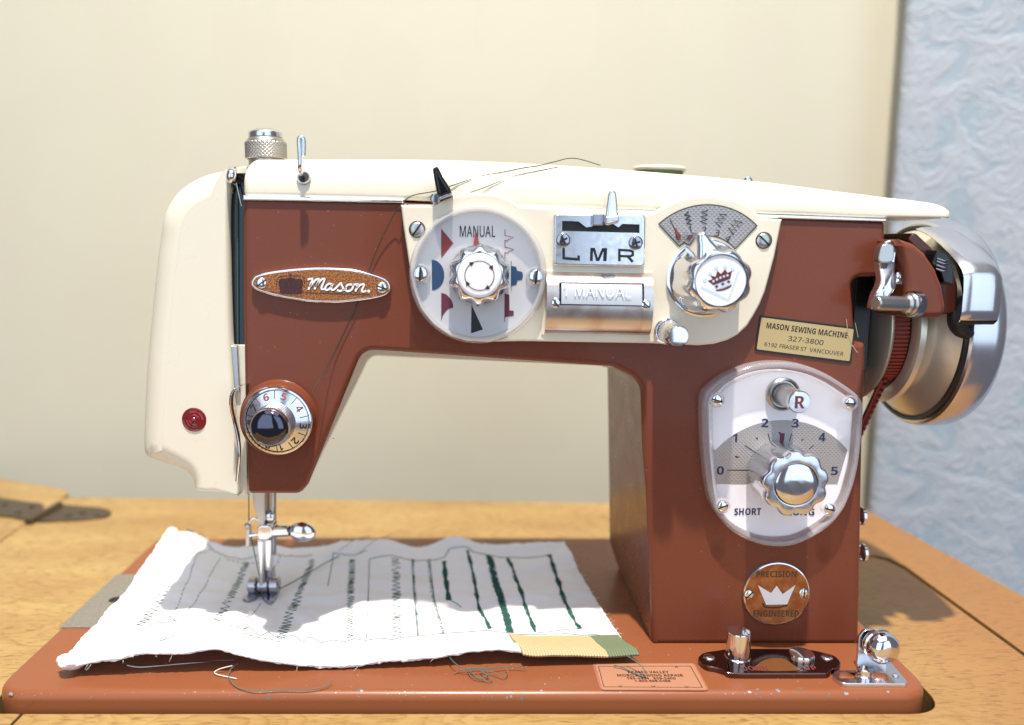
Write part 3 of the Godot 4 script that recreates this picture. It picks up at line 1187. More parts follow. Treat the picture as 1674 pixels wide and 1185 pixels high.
	obj("wire_guide", g2, M.chrome, t)
	# black thread finger at the panel's top edge
	var f := Shape.new()
	f.slab(smooth(P([-16.8, 210.07, -15.8, 211.15, -14.57, 211.03, -12.61, 207.41, -9.18, 201.35, -11.66, 200.01, -14.64, 199.64, -16.09, 205.47]), 4), 5, 12, 1.6)
	f.slab(P([-15.03, 201.67, -10.95, 202.67, -9.94, 199.67, -13.52, 198.67]), -3, 6, 0.5)
	var fin := obj("thread_finger", f, M.black_gloss, t)
	var f2 := Shape.new()
	f2.slab(P([-14.35, 199.34, -9.15, 201.16, -8.66, 200.19, -14.11, 198.01]), -1, 11, 0.5)
	obj("finger_spring", f2, M.chrome, fin)
	var f3 := Shape.new()
	f3.lathe(P([2.2, -2, 2.2, 2, 1.6, 2.6, 0, 2.8]), at(Vector3(-16.06, 198.92, 3)), 16)
	obj("finger_screw", f3, M.dark_steel, fin)
	# pin near the middle of the cover's back edge
	var q := Shape.new()
	q.lathe(P([2.4, -4, 2.4, 0.8, 1.6, 2.0, 0, 2.5]), Transform3D(Basis(Vector3(1, 0, 0), Vector3(0, 0, -1), Vector3(0, 1, 0)), Vector3(131.2, 209.92, -50)), 20)
	obj("cover_screw", q, M.chrome, cover)


func sample_line(p: PackedVector2Array, x: float) -> float:
	for i in p.size() - 1:
		if x <= p[i + 1].x or i == p.size() - 2:
			return p[i].y if x <= p[i].x else (p[i].cubic_interpolate(p[i + 1], p[maxi(i - 1, 0)], p[mini(i + 2, p.size() - 1)], clampf((x - p[i].x) / (p[i + 1].x - p[i].x), 0.0, 1.0))).y
	return p[0].y


func dial_panel(t: Node3D) -> void:
	var left := P([-30.45, 196.32, -29.54, 188.06, -27.09, 170.68, -25.75, 162.52, -22.59, 153.14, -17.11, 146.4, -9.97, 141.57, -2.86, 139.48, 5.46, 139.09])
	var rest := P([20.8, 139.35, 74.91, 138.43, 95.49, 137.52, 102.23, 138.15, 107.88, 139.87, 112.18, 142.23, 115.9, 145.88, 118.52, 150.42, 120.87, 155.21, 122.81, 160.62, 125.99, 175.26, 128.22, 190.45, 119.24, 191.02, 115.72, 194.83, 112.4, 196.82, 108.27, 198.32, 99.58, 199.91, 95.01, 200.06, 89.61, 199.56, 85.43, 198.69, 81.68, 197.32, 77.44, 195.07, 74.55, 193.33, 19.16, 195.87, 14.45, 198.94, 8.74, 200.68, 4.56, 201.17, 0.66, 201.17, -6.84, 200.21, -12.68, 198.44, -16.75, 196.2])
	left.append_array(rest)
	var s := Shape.new()
	s.slab(left, 0, 5, 1.1, Transform3D(), PackedVector2Array(), [], PackedFloat32Array(), 4)
	var p := obj("dial_panel", s, M.cream_paint, t)
	for q in [[Vector3(-23.73, 186.3, 5), 3.05, 0.95], [Vector3(120.91, 181.77, 5), 3.0, -0.75]]:
		var ring := Shape.new()
		ring.lathe(P([3.5, 0.05, 3.5, 0.12, 0, 0.12]), at(q[0]), 28)
		obj("screw_seat", ring, M.bronze_hinge, p)
		screw(p, at(q[0] + Vector3(0, 0, -0.2)), q[1], q[2], M.steel)


func printed(parent: Node3D, called: String, m: Material, shapes: Array, z: float) -> void:
	var s := Shape.new()
	for q in shapes:
		s.cap(q, z, Transform3D())
	obj(called, s, m, parent)


func pattern_dial(t: Node3D) -> void:
	var c := Vector3(1.62, 167.47, 5)
	var o := Shape.new()
	o.lathe(P([26.2, 0.05, 26.2, 0.6, 0, 0.6]), at(c), 72)
	var d := obj("pattern_dial", o, M.dial_silver, t)
	# thick clear rim and thin cover
	var a := Shape.new()
	a.lathe(P([28.6, 0, 28.6, 3.2, 28.0, 4.2, 27.0, 4.6, 26.2, 4.2, 25.9, 3.0, 25.9, 0.7]), at(c), 96)
	obj("clear_rim", a, M.acrylic_edge, d)
	var gr := Shape.new()
	gr.lathe(P([26.5, 0.62, 26.0, 0.66]), at(c), 96)
	obj("rim_line", gr, M.seam_grey, d)
	var z := 5.75
	printed(d, "red_shape", M.red_print, [P([-13.65, 186.64, -8.64, 180.68, -13.73, 174.46])], z)
	var half := circle(Vector2(-17.69, 167.44), 5.2, 20, -PI / 2, PI / 2)
	for i in half.size():
		half[i].y = Vector2(-17.69, 167.44).y + (half[i].y - Vector2(-17.69, 167.44).y) * 1.22
	printed(d, "blue_shape", M.blue_print, [half], z)
	printed(d, "maroon_shape", M.maroon_print, [smooth_line(P([-13.81, 159.92, -11.83, 159.38, -10.04, 157.58, -9.02, 155.52, -8.79, 153.72]), 3) + smooth_line(P([-8.9, 153.67, -10.83, 153.2, -12.39, 151.65, -13.43, 149.84, -13.88, 147.9]), 3)], z)
	printed(d, "black_shape", M.black, [P([-1.08, 154.96, 3.73, 144.52, -1.27, 142.86])], z)
	var zz := Shape.new()
	zz.stroke(P([12.84, 186.29, 12.86, 183.78, 16.43, 183.1, 14.27, 182.14, 13.89, 181.51, 12.87, 181.89, 12.88, 178.99, 14.29, 178.74, 16.54, 177.98, 14.3, 177.09, 14.05, 176.46, 12.89, 176.84, 12.91, 174.44]), 0.28, z)
	obj("zigzag_print", zz, M.red_print, d)
	printed(d, "blue_shape", M.blue_print, [P([15.54, 171.29, 17.59, 170.88, 18.06, 169.25, 20.22, 168.67, 20.51, 167.21, 20.14, 165.48, 18.22, 165.17, 17.75, 163.43, 15.59, 162.84])], z)
	printed(d, "maroon_shape", M.maroon_print, [P([12.96, 159.64, 14.84, 159.23, 14.96, 152.61, 16.72, 152.48, 16.73, 150.41, 12.92, 149.66])], z)
	var li := Shape.new()
	li.stroke(P([15.52, 173.17, 15.6, 160.92]), 0.22, z + 0.03)
	obj("blue_line", li, M.blue_print, d)
	var li2 := Shape.new()
	li2.stroke(P([12.94, 159.77, 12.93, 147.77]), 0.22, z + 0.03)
	obj("maroon_line", li2, M.maroon_print, d)
	var w := Shape.new()
	w.letters("MANUAL", font_plain, Vector2(1.45, 185.49), Vector2(14.78, 4.54), z, 0.05)
	obj("lettering", w, M.black, d)
	printed(d, "pointer", M.red_print, [P([0.76, 186.15, 2.42, 178.99, -0.38, 179.14])], 6.6)
	# scalloped knob
	var k := Shape.new()
	var kc := at(Vector3(2.18, 167.65, 5) + Vector3(0, 0, 1.5))
	k.lathe(P([12.4, 0, 12.4, 1.0, 12.8, 1.6, 13.0, 5.0, 12.7, 7.2, 11.6, 9.2, 10.2, 10.4, 9.2, 10.6, 9.2, 10.0, 8.6, 10.0]), kc, 120, 10, PackedFloat32Array([0, 0, 0.08, 0.16, 0.15, 0.11, 0.05, 0, 0, 0]), 0.55, 0.3)
	var knob := obj("scalloped_knob", k, M.chrome, d)
	var kw := Shape.new()
	kw.lathe(P([8.9, 8, 8.9, 11.2, 8.5, 11.7, 7.5, 12.0, 0, 12.1]), kc, 48)
	obj("knob_face", kw, M.white_enamel, d)
	var ar := Shape.new()
	var hub := Vector2(kc.origin.x, kc.origin.y)
	var top: float = kc.origin.z + 12.16
	for q in 4:
		var a0 := PI / 2 * q + 0.62
		ar.stroke(circle(hub, 5.9, 14, a0, a0 + 1.32), 0.32, top)
		var tip := Vector2.from_angle(a0 - 0.28) * 5.9
		var tail := Vector2.from_angle(a0 + 0.08) * 5.9
		var across := (tail - tip).orthogonal().normalized() * 1.0
		ar.cap(PackedVector2Array([hub + tip, hub + tail + across, hub + tail - across]), top + 0.02, Transform3D())
	obj("turn_arrows", ar, M.print_brown, d)
	for q in [[Vector3(-22.45, 167.92, 7), 1.5], [Vector3(25.93, 166.75, 7), 1.45]]:
		var seat := Shape.new()
		seat.lathe(P([4.2, -1.5, 4.2, 0.6, 3.7, 0.9, 3.5, 0.4, 0, 0.4]), at(q[0]), 28)
		obj("screw_seat", seat, M.acrylic_edge, d)
		screw(d, at(q[0] + Vector3(0, 0, 0.5)), 3.1, q[1])


func needle_position_plate(t: Node3D) -> void:
	var s := Shape.new()
	var slot := P([36.38, 189.75, 43.05, 189.57, 46.41, 187.11, 48.73, 187.43, 49.29, 188.4, 54.96, 188.88, 57.63, 188.4, 59.66, 187.11, 61.27, 188.55, 68.35, 188.3, 68.45, 184.81, 36.37, 185.63])
	s.slab(fillet(P([32.85, 192.83, 70.91, 192.33, 71.18, 170.83, 33, 171.43]), [2.0], 5), 5, 7.5, 0.9, Transform3D(), PackedVector2Array(), [slot])
	var p := obj("needle_position_plate", s, M.satin_chrome, t)
	var b := Shape.new()
	b.cap(P([35.54, 191.3, 69.58, 190.8, 69.79, 183.53, 35.65, 184.03]), 5.6, Transform3D())
	obj("slot_floor", b, M.black, p)
	var st := Shape.new()
	st.box(Vector3(48.62, 187.77, 7), Vector3(52.93, 192.48, 11), 0.5)
	obj("lever_stalk", st, M.dark_steel, p)
	var l := Shape.new()
	# a wedge that leans out towards the viewer
	l.slab(smooth(P([52.73, 188.29, 53.27, 196.52, 53.8, 200.37, 54.75, 201.57, 56.1, 201.45, 57.12, 199.89, 57.9, 193.38, 58.37, 189.26, 56.18, 188.29]), 4), 7, 16.5, 1.1, Transform3D(), smooth(P([52.9, 188.52, 53.21, 196.97, 53.5, 200.93, 54.35, 202.16, 55.61, 202.04, 56.66, 200.43, 57.58, 193.74, 57.94, 189.51, 55.69, 188.52]), 4))
	obj("lever", l, M.chrome, p)
	var tip := Shape.new()
	tip.slab(P([53, 191.05, 57.65, 191.53, 58.06, 189.6, 53.41, 189.23]), 15.5, 16.9, 0.3)
	obj("lever_tip", tip, M.satin_chrome, p)
	for q in [[Vector3(36.92, 181.88, 7.4), 0.5], [Vector3(66.97, 180.75, 7.4), 0.3]]:
		screw(p, at(q[0]), 3.0, q[1], M.dark_steel, true)
	var w := Shape.new()
	w.stroke(P([37.17, 178.74, 37.24, 174.47, 43.48, 173.96, 43.45, 175.6]), 1.05, 7.58)
	w.stroke(P([36.81, 174.47, 43.53, 173.96]), 1.15, 7.585)
	w.letters("M", font_bold, Vector2(51.67, 175.98), Vector2(6.97, 5.42), 7.56, 0.05, Transform3D(), -0.02)
	w.stroke(P([60.41, 173.2, 60.29, 177.86, 64.74, 177.61, 65.89, 177.11, 65.93, 175.73, 64.8, 175.22, 60.73, 175.35]), 1.05, 7.58)
	w.stroke(P([63.79, 175.22, 66.01, 172.95]), 1.1, 7.59)
	obj("lettering", w, M.black, p)


func pattern_window(t: Node3D) -> void:
	# half-round housing: its middle bulges towards the viewer
	var a := Vector2(30.17, 168.69)
	var b := Vector2(74.1, 168.05)
	var c := Vector2(29.72, 143.14)
	var d := Vector2(73.88, 142.1)
	var s := Shape.new()
	var rows := []
	for i in 25:
		var f := i / 24.0
		var h := 0.6 + 7.6 * sqrt(maxf(0.0, 1.0 - pow(f * 2.0 - 1.0, 2.0)))
		var row := PackedVector3Array()
		for j in 13:
			var g := j / 12.0
			var q := a.lerp(b, g).lerp(c.lerp(d, g), f)
			row.append(Vector3(q.x, q.y, 5.0 + h))
		rows.append(row)
	s.grid(rows)
	for i in s.v.size():
		s.t[i] = Vector2(s.v[i].x, s.v[i].y)
	for j in [0, 12]:
		var poly := PackedVector2Array()
		for i in 25:
			poly.append(Vector2(rows[i][j].z, rows[i][j].y))
		s.cap(poly, rows[12][j].x, Transform3D(Basis(Vector3(0, 0, 1), Vector3(0, 1, 0), Vector3(1, 0, 0)), Vector3.ZERO))
	var p := obj("pattern_window", s, M.worn_steel, t)
	var bed_ := Shape.new()
	bed_.slab(P([29.01, 169.59, 74.98, 168.82, 74.82, 141.18, 28.57, 142.23]), 5, 5.5, 0.2)
	obj("housing_seat", bed_, M.cream_paint, p)
	# frame and pane follow the bulge
	var w := Shape.new()
	var fr := Shape.new()
	var lo := Vector2(35.36, 157.1)
	var hi := Vector2(67.68, 164.84)
	var rows2 := []
	var rows3 := []
	for i in 9:
		var f := 0.17 + 0.325 * i / 8.0
		var h := 5.9 + 7.6 * sqrt(maxf(0.0, 1.0 - pow(f * 2.0 - 1.0, 2.0)))
		var row := PackedVector3Array()
		var row3 := PackedVector3Array()
		for j in 9:
			var g := 0.135 + 0.755 * j / 8.0
			var q := a.lerp(b, g).lerp(c.lerp(d, g), f)
			row.append(Vector3(q.x, q.y, h))
			g = 0.115 + 0.795 * j / 8.0
			var f3 := 0.15 + 0.365 * i / 8.0
			q = a.lerp(b, g).lerp(c.lerp(d, g), f3)
			row3.append(Vector3(q.x, q.y, 5.75 + 7.6 * sqrt(maxf(0.0, 1.0 - pow(f3 * 2.0 - 1.0, 2.0)))))
		rows2.append(row)
		rows3.append(row3)
	w.grid(rows2)
	fr.grid(rows3)
	obj("window_frame", fr, M.black_gloss, p)
	obj("window_pane", w, M.pane_grey, p)
	var tx := Shape.new()
	var mid := Vector2(50.53, 161.09)
	var lean := Transform3D(Basis(Vector3(1, 0, 0), -0.2), Vector3(mid.x, mid.y, rows2[4][4].z + 0.3))
	tx.letters("1 MANUAL", font_plain, Vector2.ZERO, Vector2(27.93, 4.57), 0.0, 0.04, lean, -0.02)
	obj("lettering", tx, M.pale_print, p)
	for q in [[Vector3(33.65, 156.27, 12.6), 0.9], [Vector3(70.79, 155.51, 12.6), 0.7]]:
		screw(p, at(q[0]), 2.1, -q[1])


func zig(s: Shape, from: Vector2, to: Vector2, n: int, amp: float, width: float, z: float) -> void:
	var pts := PackedVector2Array()
	var side := (to - from).orthogonal().normalized() * amp
	for i in n + 1:
		pts.append(from.lerp(to, float(i) / n) + side * (1.0 if i % 2 else -1.0))
	s.stroke(pts, width, z)


func width_dial(t: Node3D) -> void:
	var hub := Vector2(96.88, 167.03)
	var fan := PackedVector2Array()
	fan.append_array(circle(hub, 29.37, 30, deg_to_rad(45.0), deg_to_rad(133.0)))
	fan.append_array(circle(hub, 16.64, 20, deg_to_rad(132.0), deg_to_rad(43.0)))
	var s := Shape.new()
	s.cap(fan, 5.3, Transform3D())
	var d := obj("width_dial", s, M.foil_hatch, t)
	var e := Shape.new()
	e.stroke(fan, 0.5, 5.32, Transform3D(), true)
	obj("fan_edge", e, M.bronze_hinge, d)
	var z := Shape.new()
	z.stroke(P([81.29, 190.56, 83.74, 186.04]), 0.3, 5.5)
	zig(z, Vector2(88.17, 193.31), Vector2(89.64, 188.05), 6, 0.95, 0.46, 5.5)
	zig(z, Vector2(95.75, 194.18), Vector2(95.34, 188.55), 6, 1.2, 0.46, 5.5)
	zig(z, Vector2(103.54, 192.81), Vector2(101.22, 187.8), 6, 1.5, 0.46, 5.5)
	zig(z, Vector2(110.02, 189.93), Vector2(106.69, 185.04), 6, 1.8, 0.46, 5.5)
	obj("zigzag_print", z, M.black, d)
	var w := Shape.new()
	for q in [["0", Vector2(85.05, 183.4), 0.45], ["1", Vector2(89.84, 186.3), 0.2], ["2", Vector2(95.7, 186.04), 0.0], ["3", Vector2(101.2, 184.79), -0.25], ["4", Vector2(105.88, 182.65), -0.5]]:
		w.letters(q[0], font_plain, q[1], Vector2(1.9 if q[0] != "1" else 1.0, 2.7), 5.5, 0.05, Transform3D(), q[2])
	obj("lettering", w, M.black, d)
	printed(d, "pointer", M.red_print, [P([83.31, 186.54, 84.06, 186.92, 86.13, 182.52, 85.14, 181.77])], 5.62)
	var rg := Shape.new()
	rg.lathe(P([16.2, 0, 16.2, 1.2, 15.2, 1.8, 13.0, 1.9]), at(Vector3(hub.x, hub.y - 1.0, 5)), 64)
	# octagonal knob with a raised pointer
	var c := Vector3(hub.x, hub.y - 1.0, 5)
	rg.lathe(P([15.2, 1.0, 15.0, 3.0, 14.0, 14.0, 13.4, 19.0, 12.6, 21.6, 11.3, 22.8, 10.4, 23.0, 10.4, 22.3, 9.8, 22.3]), at(c), 128, 8, PackedFloat32Array([0.02, 0.05, 0.10, 0.11, 0.08, 0.03, 0, 0, 0]), 0.7, 0.4)
	var knob := obj("pointer_knob", rg, M.chrome, d)
	var dir := Vector2.from_angle(deg_to_rad(113.0))
	var across := dir.orthogonal()
	var base2 := Vector2(c.x, c.y)
	var fin := PackedVector2Array([base2 + dir * 8 + across * 6.0, base2 + dir * 12 + across * 4.6, base2 + dir * 16 + across * 3.0, base2 + dir * 18.6 + across * 2.4, base2 + dir * 20.2 + across * 1.5, base2 + dir * 20.6, base2 + dir * 20.2 - across * 1.5, base2 + dir * 18.6 - across * 2.4, base2 + dir * 16 - across * 3.0, base2 + dir * 12 - across * 4.6, base2 + dir * 8 - across * 6.0])
	var p := Shape.new()
	p.slab(fin, 7, 26, 2.0, Transform3D(), PackedVector2Array(), [], PackedFloat32Array(), 5)
	obj("pointer_fin", p, M.chrome, d)
	var f := Shape.new()
	f.lathe(P([10.1, 26, 10.1, 27.2, 9.9, 27.5, 0, 27.5]), at(Vector3(c.x, c.y, 0)), 56)
	obj("knob_face", f, M.white_enamel, d)
	var ring := Shape.new()
	ring.lathe(P([10.9, 27.0, 10.9, 27.6, 10.0, 27.6, 10.0, 27.0]), at(Vector3(c.x, c.y, 0)), 56)
	obj("knob_ring", ring, M.black_gloss, d)
	# printed crown over a silver V, turned a little with the knob
	var cr := Shape.new()
	cr.cap(P([94.04, 164.25, 91.65, 166.04, 93.52, 166.56, 92.83, 168.03, 94.74, 167.61, 95.27, 170.02, 96.8, 168.66, 98.35, 170.54, 99.3, 169.18, 101.06, 169.81, 100.57, 166.77]), 27.58, Transform3D())
	cr.cap(smooth(P([94.97, 162.36, 97.79, 162.99, 101.1, 164.36, 100.42, 163.2, 97.83, 162.15, 95.73, 161.94]), 3), 27.58, Transform3D())
	for q in [P([94.58, 163.73, 95.28, 164.47, 96.05, 163.84, 95.35, 162.89]), P([96.85, 164.68, 97.66, 165.41, 98.54, 164.78, 97.73, 163.94]), P([99.14, 165.52, 99.89, 166.25, 100.71, 165.62, 99.96, 164.83])]:
		cr.cap(q, 27.64, Transform3D())
	obj("crown_print", cr, M.emblem_maroon, d)
	var sv := Shape.new()
	sv.cap(P([89.11, 163.94, 94.16, 161.83, 99.67, 158.98, 100.09, 158.98, 103.38, 170.02, 104.14, 169.5, 100.56, 157.93, 99.61, 157.93, 93.67, 160.78, 89.36, 162.88]), 27.55, Transform3D())
	for q in P([90.58, 166.25, 92.47, 168.77, 94.9, 171.07, 98.35, 171.48, 101.33, 170.54]):
		sv.cap(circle(q, 0.78, 14), 27.62, Transform3D())
	for q in P([93.95, 165.83, 95.29, 166.57, 96.63, 167.2, 97.98, 167.72, 99.33, 168.14]):
		sv.cap(circle(q, 0.48, 12), 27.66, Transform3D())
	sv.cap(P([94.26, 164.04, 100.58, 166.56, 101.29, 164.67, 95.06, 162.47]), 27.6, Transform3D())
	obj("silver_print", sv, M.silver_print, d)


func small_knob(t: Node3D) -> void:
	var s := Shape.new()
	var c := at(Vector3(81.75, 143.66, 5))
	s.lathe(P([5.6, 0, 5.6, 1.0, 5.0, 1.6, 4.6, 1.6]), c, 40)
	s.lathe(P([4.2, 1.4, 4.7, 2.4, 4.7, 15.5, 4.2, 16.2]), c, 168, 28, PackedFloat32Array([0, 0.1, 0.1, 0]), 0.6)
	s.lathe(P([4.4, 16.0, 4.4, 19.0, 3.9, 19.8, 0, 20.2]), c, 40)
	obj("release_button", s, M.chrome, t)


func name_badge(t: Node3D) -> void:
	var line := smooth(P([-94.71, 163.64, -94, 165.78, -91.91, 167.52, -86.02, 168.88, -79.77, 169.73, -73.53, 170.31, -63.8, 170.69, -52.93, 170.04, -47.12, 168.88, -42.47, 167.52, -37.83, 165.89, -35.9, 164.23, -35.31, 162.09, -35.96, 160.14, -37.94, 158.58, -43.44, 157.14, -53.24, 155.85, -60.69, 155.34, -70.85, 155.85, -80.57, 157.41, -86.39, 158.78, -91.41, 160.34, -93.88, 161.89]), 3)
	var s := Shape.new()
	s.slab(line, 0, 2.6, 0.9)
	var b := obj("name_badge", s, M.chrome, t)
	var f := Shape.new()
	f.cap(Shape.inset(line, -1.0) if Shape.area(line) < 0.0 else Shape.inset(line, 1.0), 2.66, Transform3D())
	obj("badge_face", f, M.badge_glitter, b)
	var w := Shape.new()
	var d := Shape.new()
	for q in [
		P([-70.38, 165.39, -68.9, 165.78, -68.37, 165.32, -70.2, 161.15]),
		P([-69.62, 162.23, -67.3, 165.01, -66.01, 165.7, -65.6, 165.16, -67.64, 161.27]),
		P([-67.15, 162.23, -64.9, 165.09, -63.57, 165.78, -63.27, 165.24, -64.6, 162.16, -64.31, 161.31, -63.14, 161.65]),
		P([-59.92, 163.47, -61.34, 163.7, -62.48, 162.93, -63.06, 161.77, -62.57, 161.04, -61.4, 161.38, -60.32, 162.7]),
		P([-59.68, 163.78, -60.54, 161.77, -60.06, 161.04, -58.88, 161.54, -56.5, 163.85, -56.06, 163.08, -55.47, 161.92, -55.8, 161, -56.97, 160.61, -58.04, 161.08]),
		P([-55.8, 160.92, -54.63, 161.38, -53.82, 162.93, -52.65, 163.39, -51.57, 163.16, -51.28, 162.31, -52.12, 161, -53.49, 160.5, -54.48, 161.08, -54.14, 162.23]),
		P([-51.64, 163.24, -49.75, 163.39, -49.17, 163.24, -50.31, 160.38]),
		P([-49.82, 161.54, -48.48, 162.93, -47.07, 163.51, -46.62, 163, -47.51, 161, -47.06, 160.3, -45.58, 160.77])]:
		w.stroke(smooth_line(q, 4), 0.82, 2.9)
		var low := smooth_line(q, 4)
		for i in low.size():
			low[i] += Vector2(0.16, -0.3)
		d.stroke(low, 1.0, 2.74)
	w.cap(circle(Vector2(-44.65, 160.53), 0.62, 14), 2.9, Transform3D())
	obj("lettering", w, M.white_enamel, b)
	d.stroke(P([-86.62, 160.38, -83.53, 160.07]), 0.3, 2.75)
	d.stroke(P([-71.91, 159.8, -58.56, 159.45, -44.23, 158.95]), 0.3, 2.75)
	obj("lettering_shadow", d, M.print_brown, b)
	# dark crown, raised a little, with a band and pearls
	var c := Shape.new()
	c.slab(smooth(P([-81.89, 159.52, -82.21, 161.46, -82.77, 163.39, -82.47, 165.12, -81.4, 166, -79.66, 165.89, -78.49, 166.27, -77.32, 166.54, -76.18, 166.16, -75.03, 165.77, -73.48, 165.85, -72.51, 164.85, -72.64, 163, -73.16, 161.26, -73.37, 159.45]), 3), 2.6, 3.0, 0.15)
	obj("crown", c, M.print_brown, b)
	var c2 := Shape.new()
	c2.stroke(P([-81.67, 161.09, -72.96, 161.25]), 0.28, 3.05)
	c2.stroke(smooth_line(P([-80.49, 161.67, -81.2, 163.41, -80.57, 164.87, -78.84, 164.56, -78.13, 162.63]), 4), 0.3, 3.05)
	c2.stroke(smooth_line(P([-74.49, 161.67, -73.66, 163.41, -74.2, 164.87, -75.95, 164.56, -76.97, 162.63]), 4), 0.3, 3.05)
	for x in [445, 480, 515, 550, 585]:
		c2.cap(circle(Vector2(Vector2(-96.58, 174.9).x + x * 0.26 / 6.696, Vector2(-77.83, 160.24).y), 0.35, 10), 3.06, Transform3D())
	obj("crown_lines", c2, M.emblem_maroon, b)
	var c3 := Shape.new()
	for q in P([-83.47, 164.62, -83.21, 165.51, -82.64, 166.24, -81.85, 166.78, -80.57, 166.93, -79.42, 166.78, -75.94, 166.78, -74.77, 167.05, -73.62, 166.93, -72.59, 166.55, -71.92, 165.7, -71.75, 164.74, -71.9, 163.7, -83.66, 163.58, -83.55, 162.54, -72.01, 162.62, -77.65, 167.62, -77.67, 167.05, -78.24, 167.24, -77.09, 167.24]):
		c3.cap(circle(q, 0.32, 8), 2.76, Transform3D())
	obj("crown_pearls", c3, M.print_brown, b)
	screw(b, at(Vector3(-89.96, 163.92, 2.5)), 2.35, 0.6)
	screw(b, at(Vector3(-39.05, 162.1, 2.5)), 2.35, -0.3)


func tension_dial(t: Node3D) -> void:
	var c2 := Vector2(-85.33, 105.09)
	var c := Vector3(c2.x, c2.y, 0)
	var s := Shape.new()
	s.lathe(P([17.0, 0.02, 16.6, 0.4, 16.2, 1.6, 15.9, 4.0, 15.5, 5.8, 14.6, 6.8, 8, 6.9]), at(c), 72)
	obj("dial_boss", s, M.brown_paint, t)
	var cc := at(Vector3(-83.79, 105.62, 8))
	cc.origin.z = 0.0
	var a := Shape.new()
	a.lathe(P([13.6, 6.5, 14.7, 7.4, 14.9, 8.6, 14.5, 9.4, 13.9, 9.7, 13.5, 9.4]), cc, 72)
	var d := obj("tension_dial", a, M.chrome, t)
	var g := Shape.new()
	g.lathe(P([13.6, 8.6, 13.5, 9.0, 8.0, 11.4, 7.6, 11.4]), cc, 72)
	obj("number_ring", g, M.satin_chrome, d)
	var gap := Shape.new()
	gap.lathe(P([13.9, 8.9, 13.3, 9.22]), cc, 64)
	obj("ring_groove", gap, M.black, d)
	# numerals stand round the cone of the ring
	var red := Shape.new()
	var dark := Shape.new()
	var angles := {"6": 112.0, "5": 73.0, "4": 30.0, "3": -10.0, "2": -48.0, "1": -82.0, "0": -112.0, "9": -148.0, "8": 182.0, "7": 148.0}
	for k in angles:
		var b: float = deg_to_rad(angles[k])
		var rad := Vector3(cos(b), sin(b), 0)
		var xf := Transform3D(Basis(Vector3(sin(b), -cos(b), 0), Vector3.UP, (rad * 2.4 + Vector3(0, 0, 5.5)).normalized()), cc.origin + rad * 11.3 + Vector3(0, 0, 9.98))
		var into: Shape = red if k in ["6", "5", "4"] else dark
		into.letters(k, font_bold, Vector2.ZERO, Vector2(2.4 if k != "1" else 1.3, 3.2), 0.05, 0.05, upright(xf))
		var h: float = b + deg_to_rad(20.0)
		var r2 := Vector3(cos(h), sin(h), 0)
		var tick: Shape = red if angles[k] > 20.0 and angles[k] < 130.0 else dark
		var x2 := Transform3D(Basis(Vector3(-sin(h), cos(h), 0), (r2 * 5.5 + Vector3(0, 0, -2.4)).normalized(), (r2 * 2.4 + Vector3(0, 0, 5.5)).normalized()), cc.origin + r2 * 11.6 + Vector3(0, 0, 9.87))
		tick.stroke(P([0, -1.7, 0, 1.7]), 0.34, 0.06, x2)
	obj("red_numerals", red, M.red_print, d)
	obj("numerals", dark, M.print_brown, d)
	var k2 := Shape.new()
	var kc := along(Vector3(cc.origin.x, cc.origin.y, 11.2), Vector3(-0.05, -0.03, 1))
	k2.lathe(P([8.4, 0, 8.6, 0.8, 8.5, 8.0, 8.2, 8.6]), kc, 240, 60, PackedFloat32Array([0, 0.045, 0.045, 0]), 0.6)
	k2.lathe(P([8.2, 8.4, 8.1, 9.6, 7.7, 10.2]), kc, 48)
	obj("knurled_knob", k2, M.satin_chrome, d)
	var k3 := Shape.new()
	k3.lathe(P([7.9, 9.8, 7.6, 10.6, 6.6, 11.7, 5.0, 12.4, 3.0, 12.8, 0, 13.0]), kc, 48)
	obj("knob_dome", k3, M.dark_reflection_chrome, d)
	var wv := Shape.new()
	wv.tube(smooth_path(Q([-97.55, 112.01, 6, -94.46, 116.65, 8, -90.98, 119.21, 9, -87.32, 120.13, 9]), 5), 0.4, 8)
	obj("check_spring", wv, M.steel, d)


func upright(x: Transform3D) -> Transform3D:   # numerals read with their tops outwards
	return Transform3D(Basis(x.basis.x, x.basis.z.cross(x.basis.x), x.basis.z), x.origin)


func dealer_plate(t: Node3D) -> void:
	var line := fillet(P([122.6, 150.17, 163.6, 144.89, 163.18, 129.21, 121.03, 134.53]), [1.1], 5)
	var s := Shape.new()
	s.slab(line, 0, 0.4, 0.1)
	var p := obj("dealer_plate", s, M.black, t)
	var f := Shape.new()
	f.cap(fillet(P([123.2, 149.17, 163.16, 144.04, 162.27, 130.2, 121.88, 135.43]), [0.6], 5), 0.45, Transform3D())
	obj("plate_face", f, M.gold_foil, p)
	var w := Shape.new()
	var turn := -deg_to_rad(7.2)
	w.letters("MASON SEWING MACHINE", font_bold, Vector2(143.16, 143.57), Vector2(35.41, 2.48), 0.47, 0.04, Transform3D(), turn)
	w.letters("327-3800", font_plain, Vector2(142.86, 139.18), Vector2(15.4, 2.16), 0.47, 0.04, Transform3D(), turn)
	w.letters("6192 FRASER ST  VANCOUVER", font_plain, Vector2(142.29, 135.5), Vector2(34.49, 1.69), 0.47, 0.04, Transform3D(), turn)
	obj("lettering", w, M.black, p)
	# worn clear tape over the right end
	var q := Shape.new()
	q.stroke(P([159.59, 148.46, 160.79, 141.85, 162.94, 136.94, 165.42, 133.92]), 0.28, 0.62)
	q.stroke(P([163.52, 146.89, 165.21, 140.58]), 0.2, 0.62)
	obj("tape_crease", q, M.gold_foil, p)


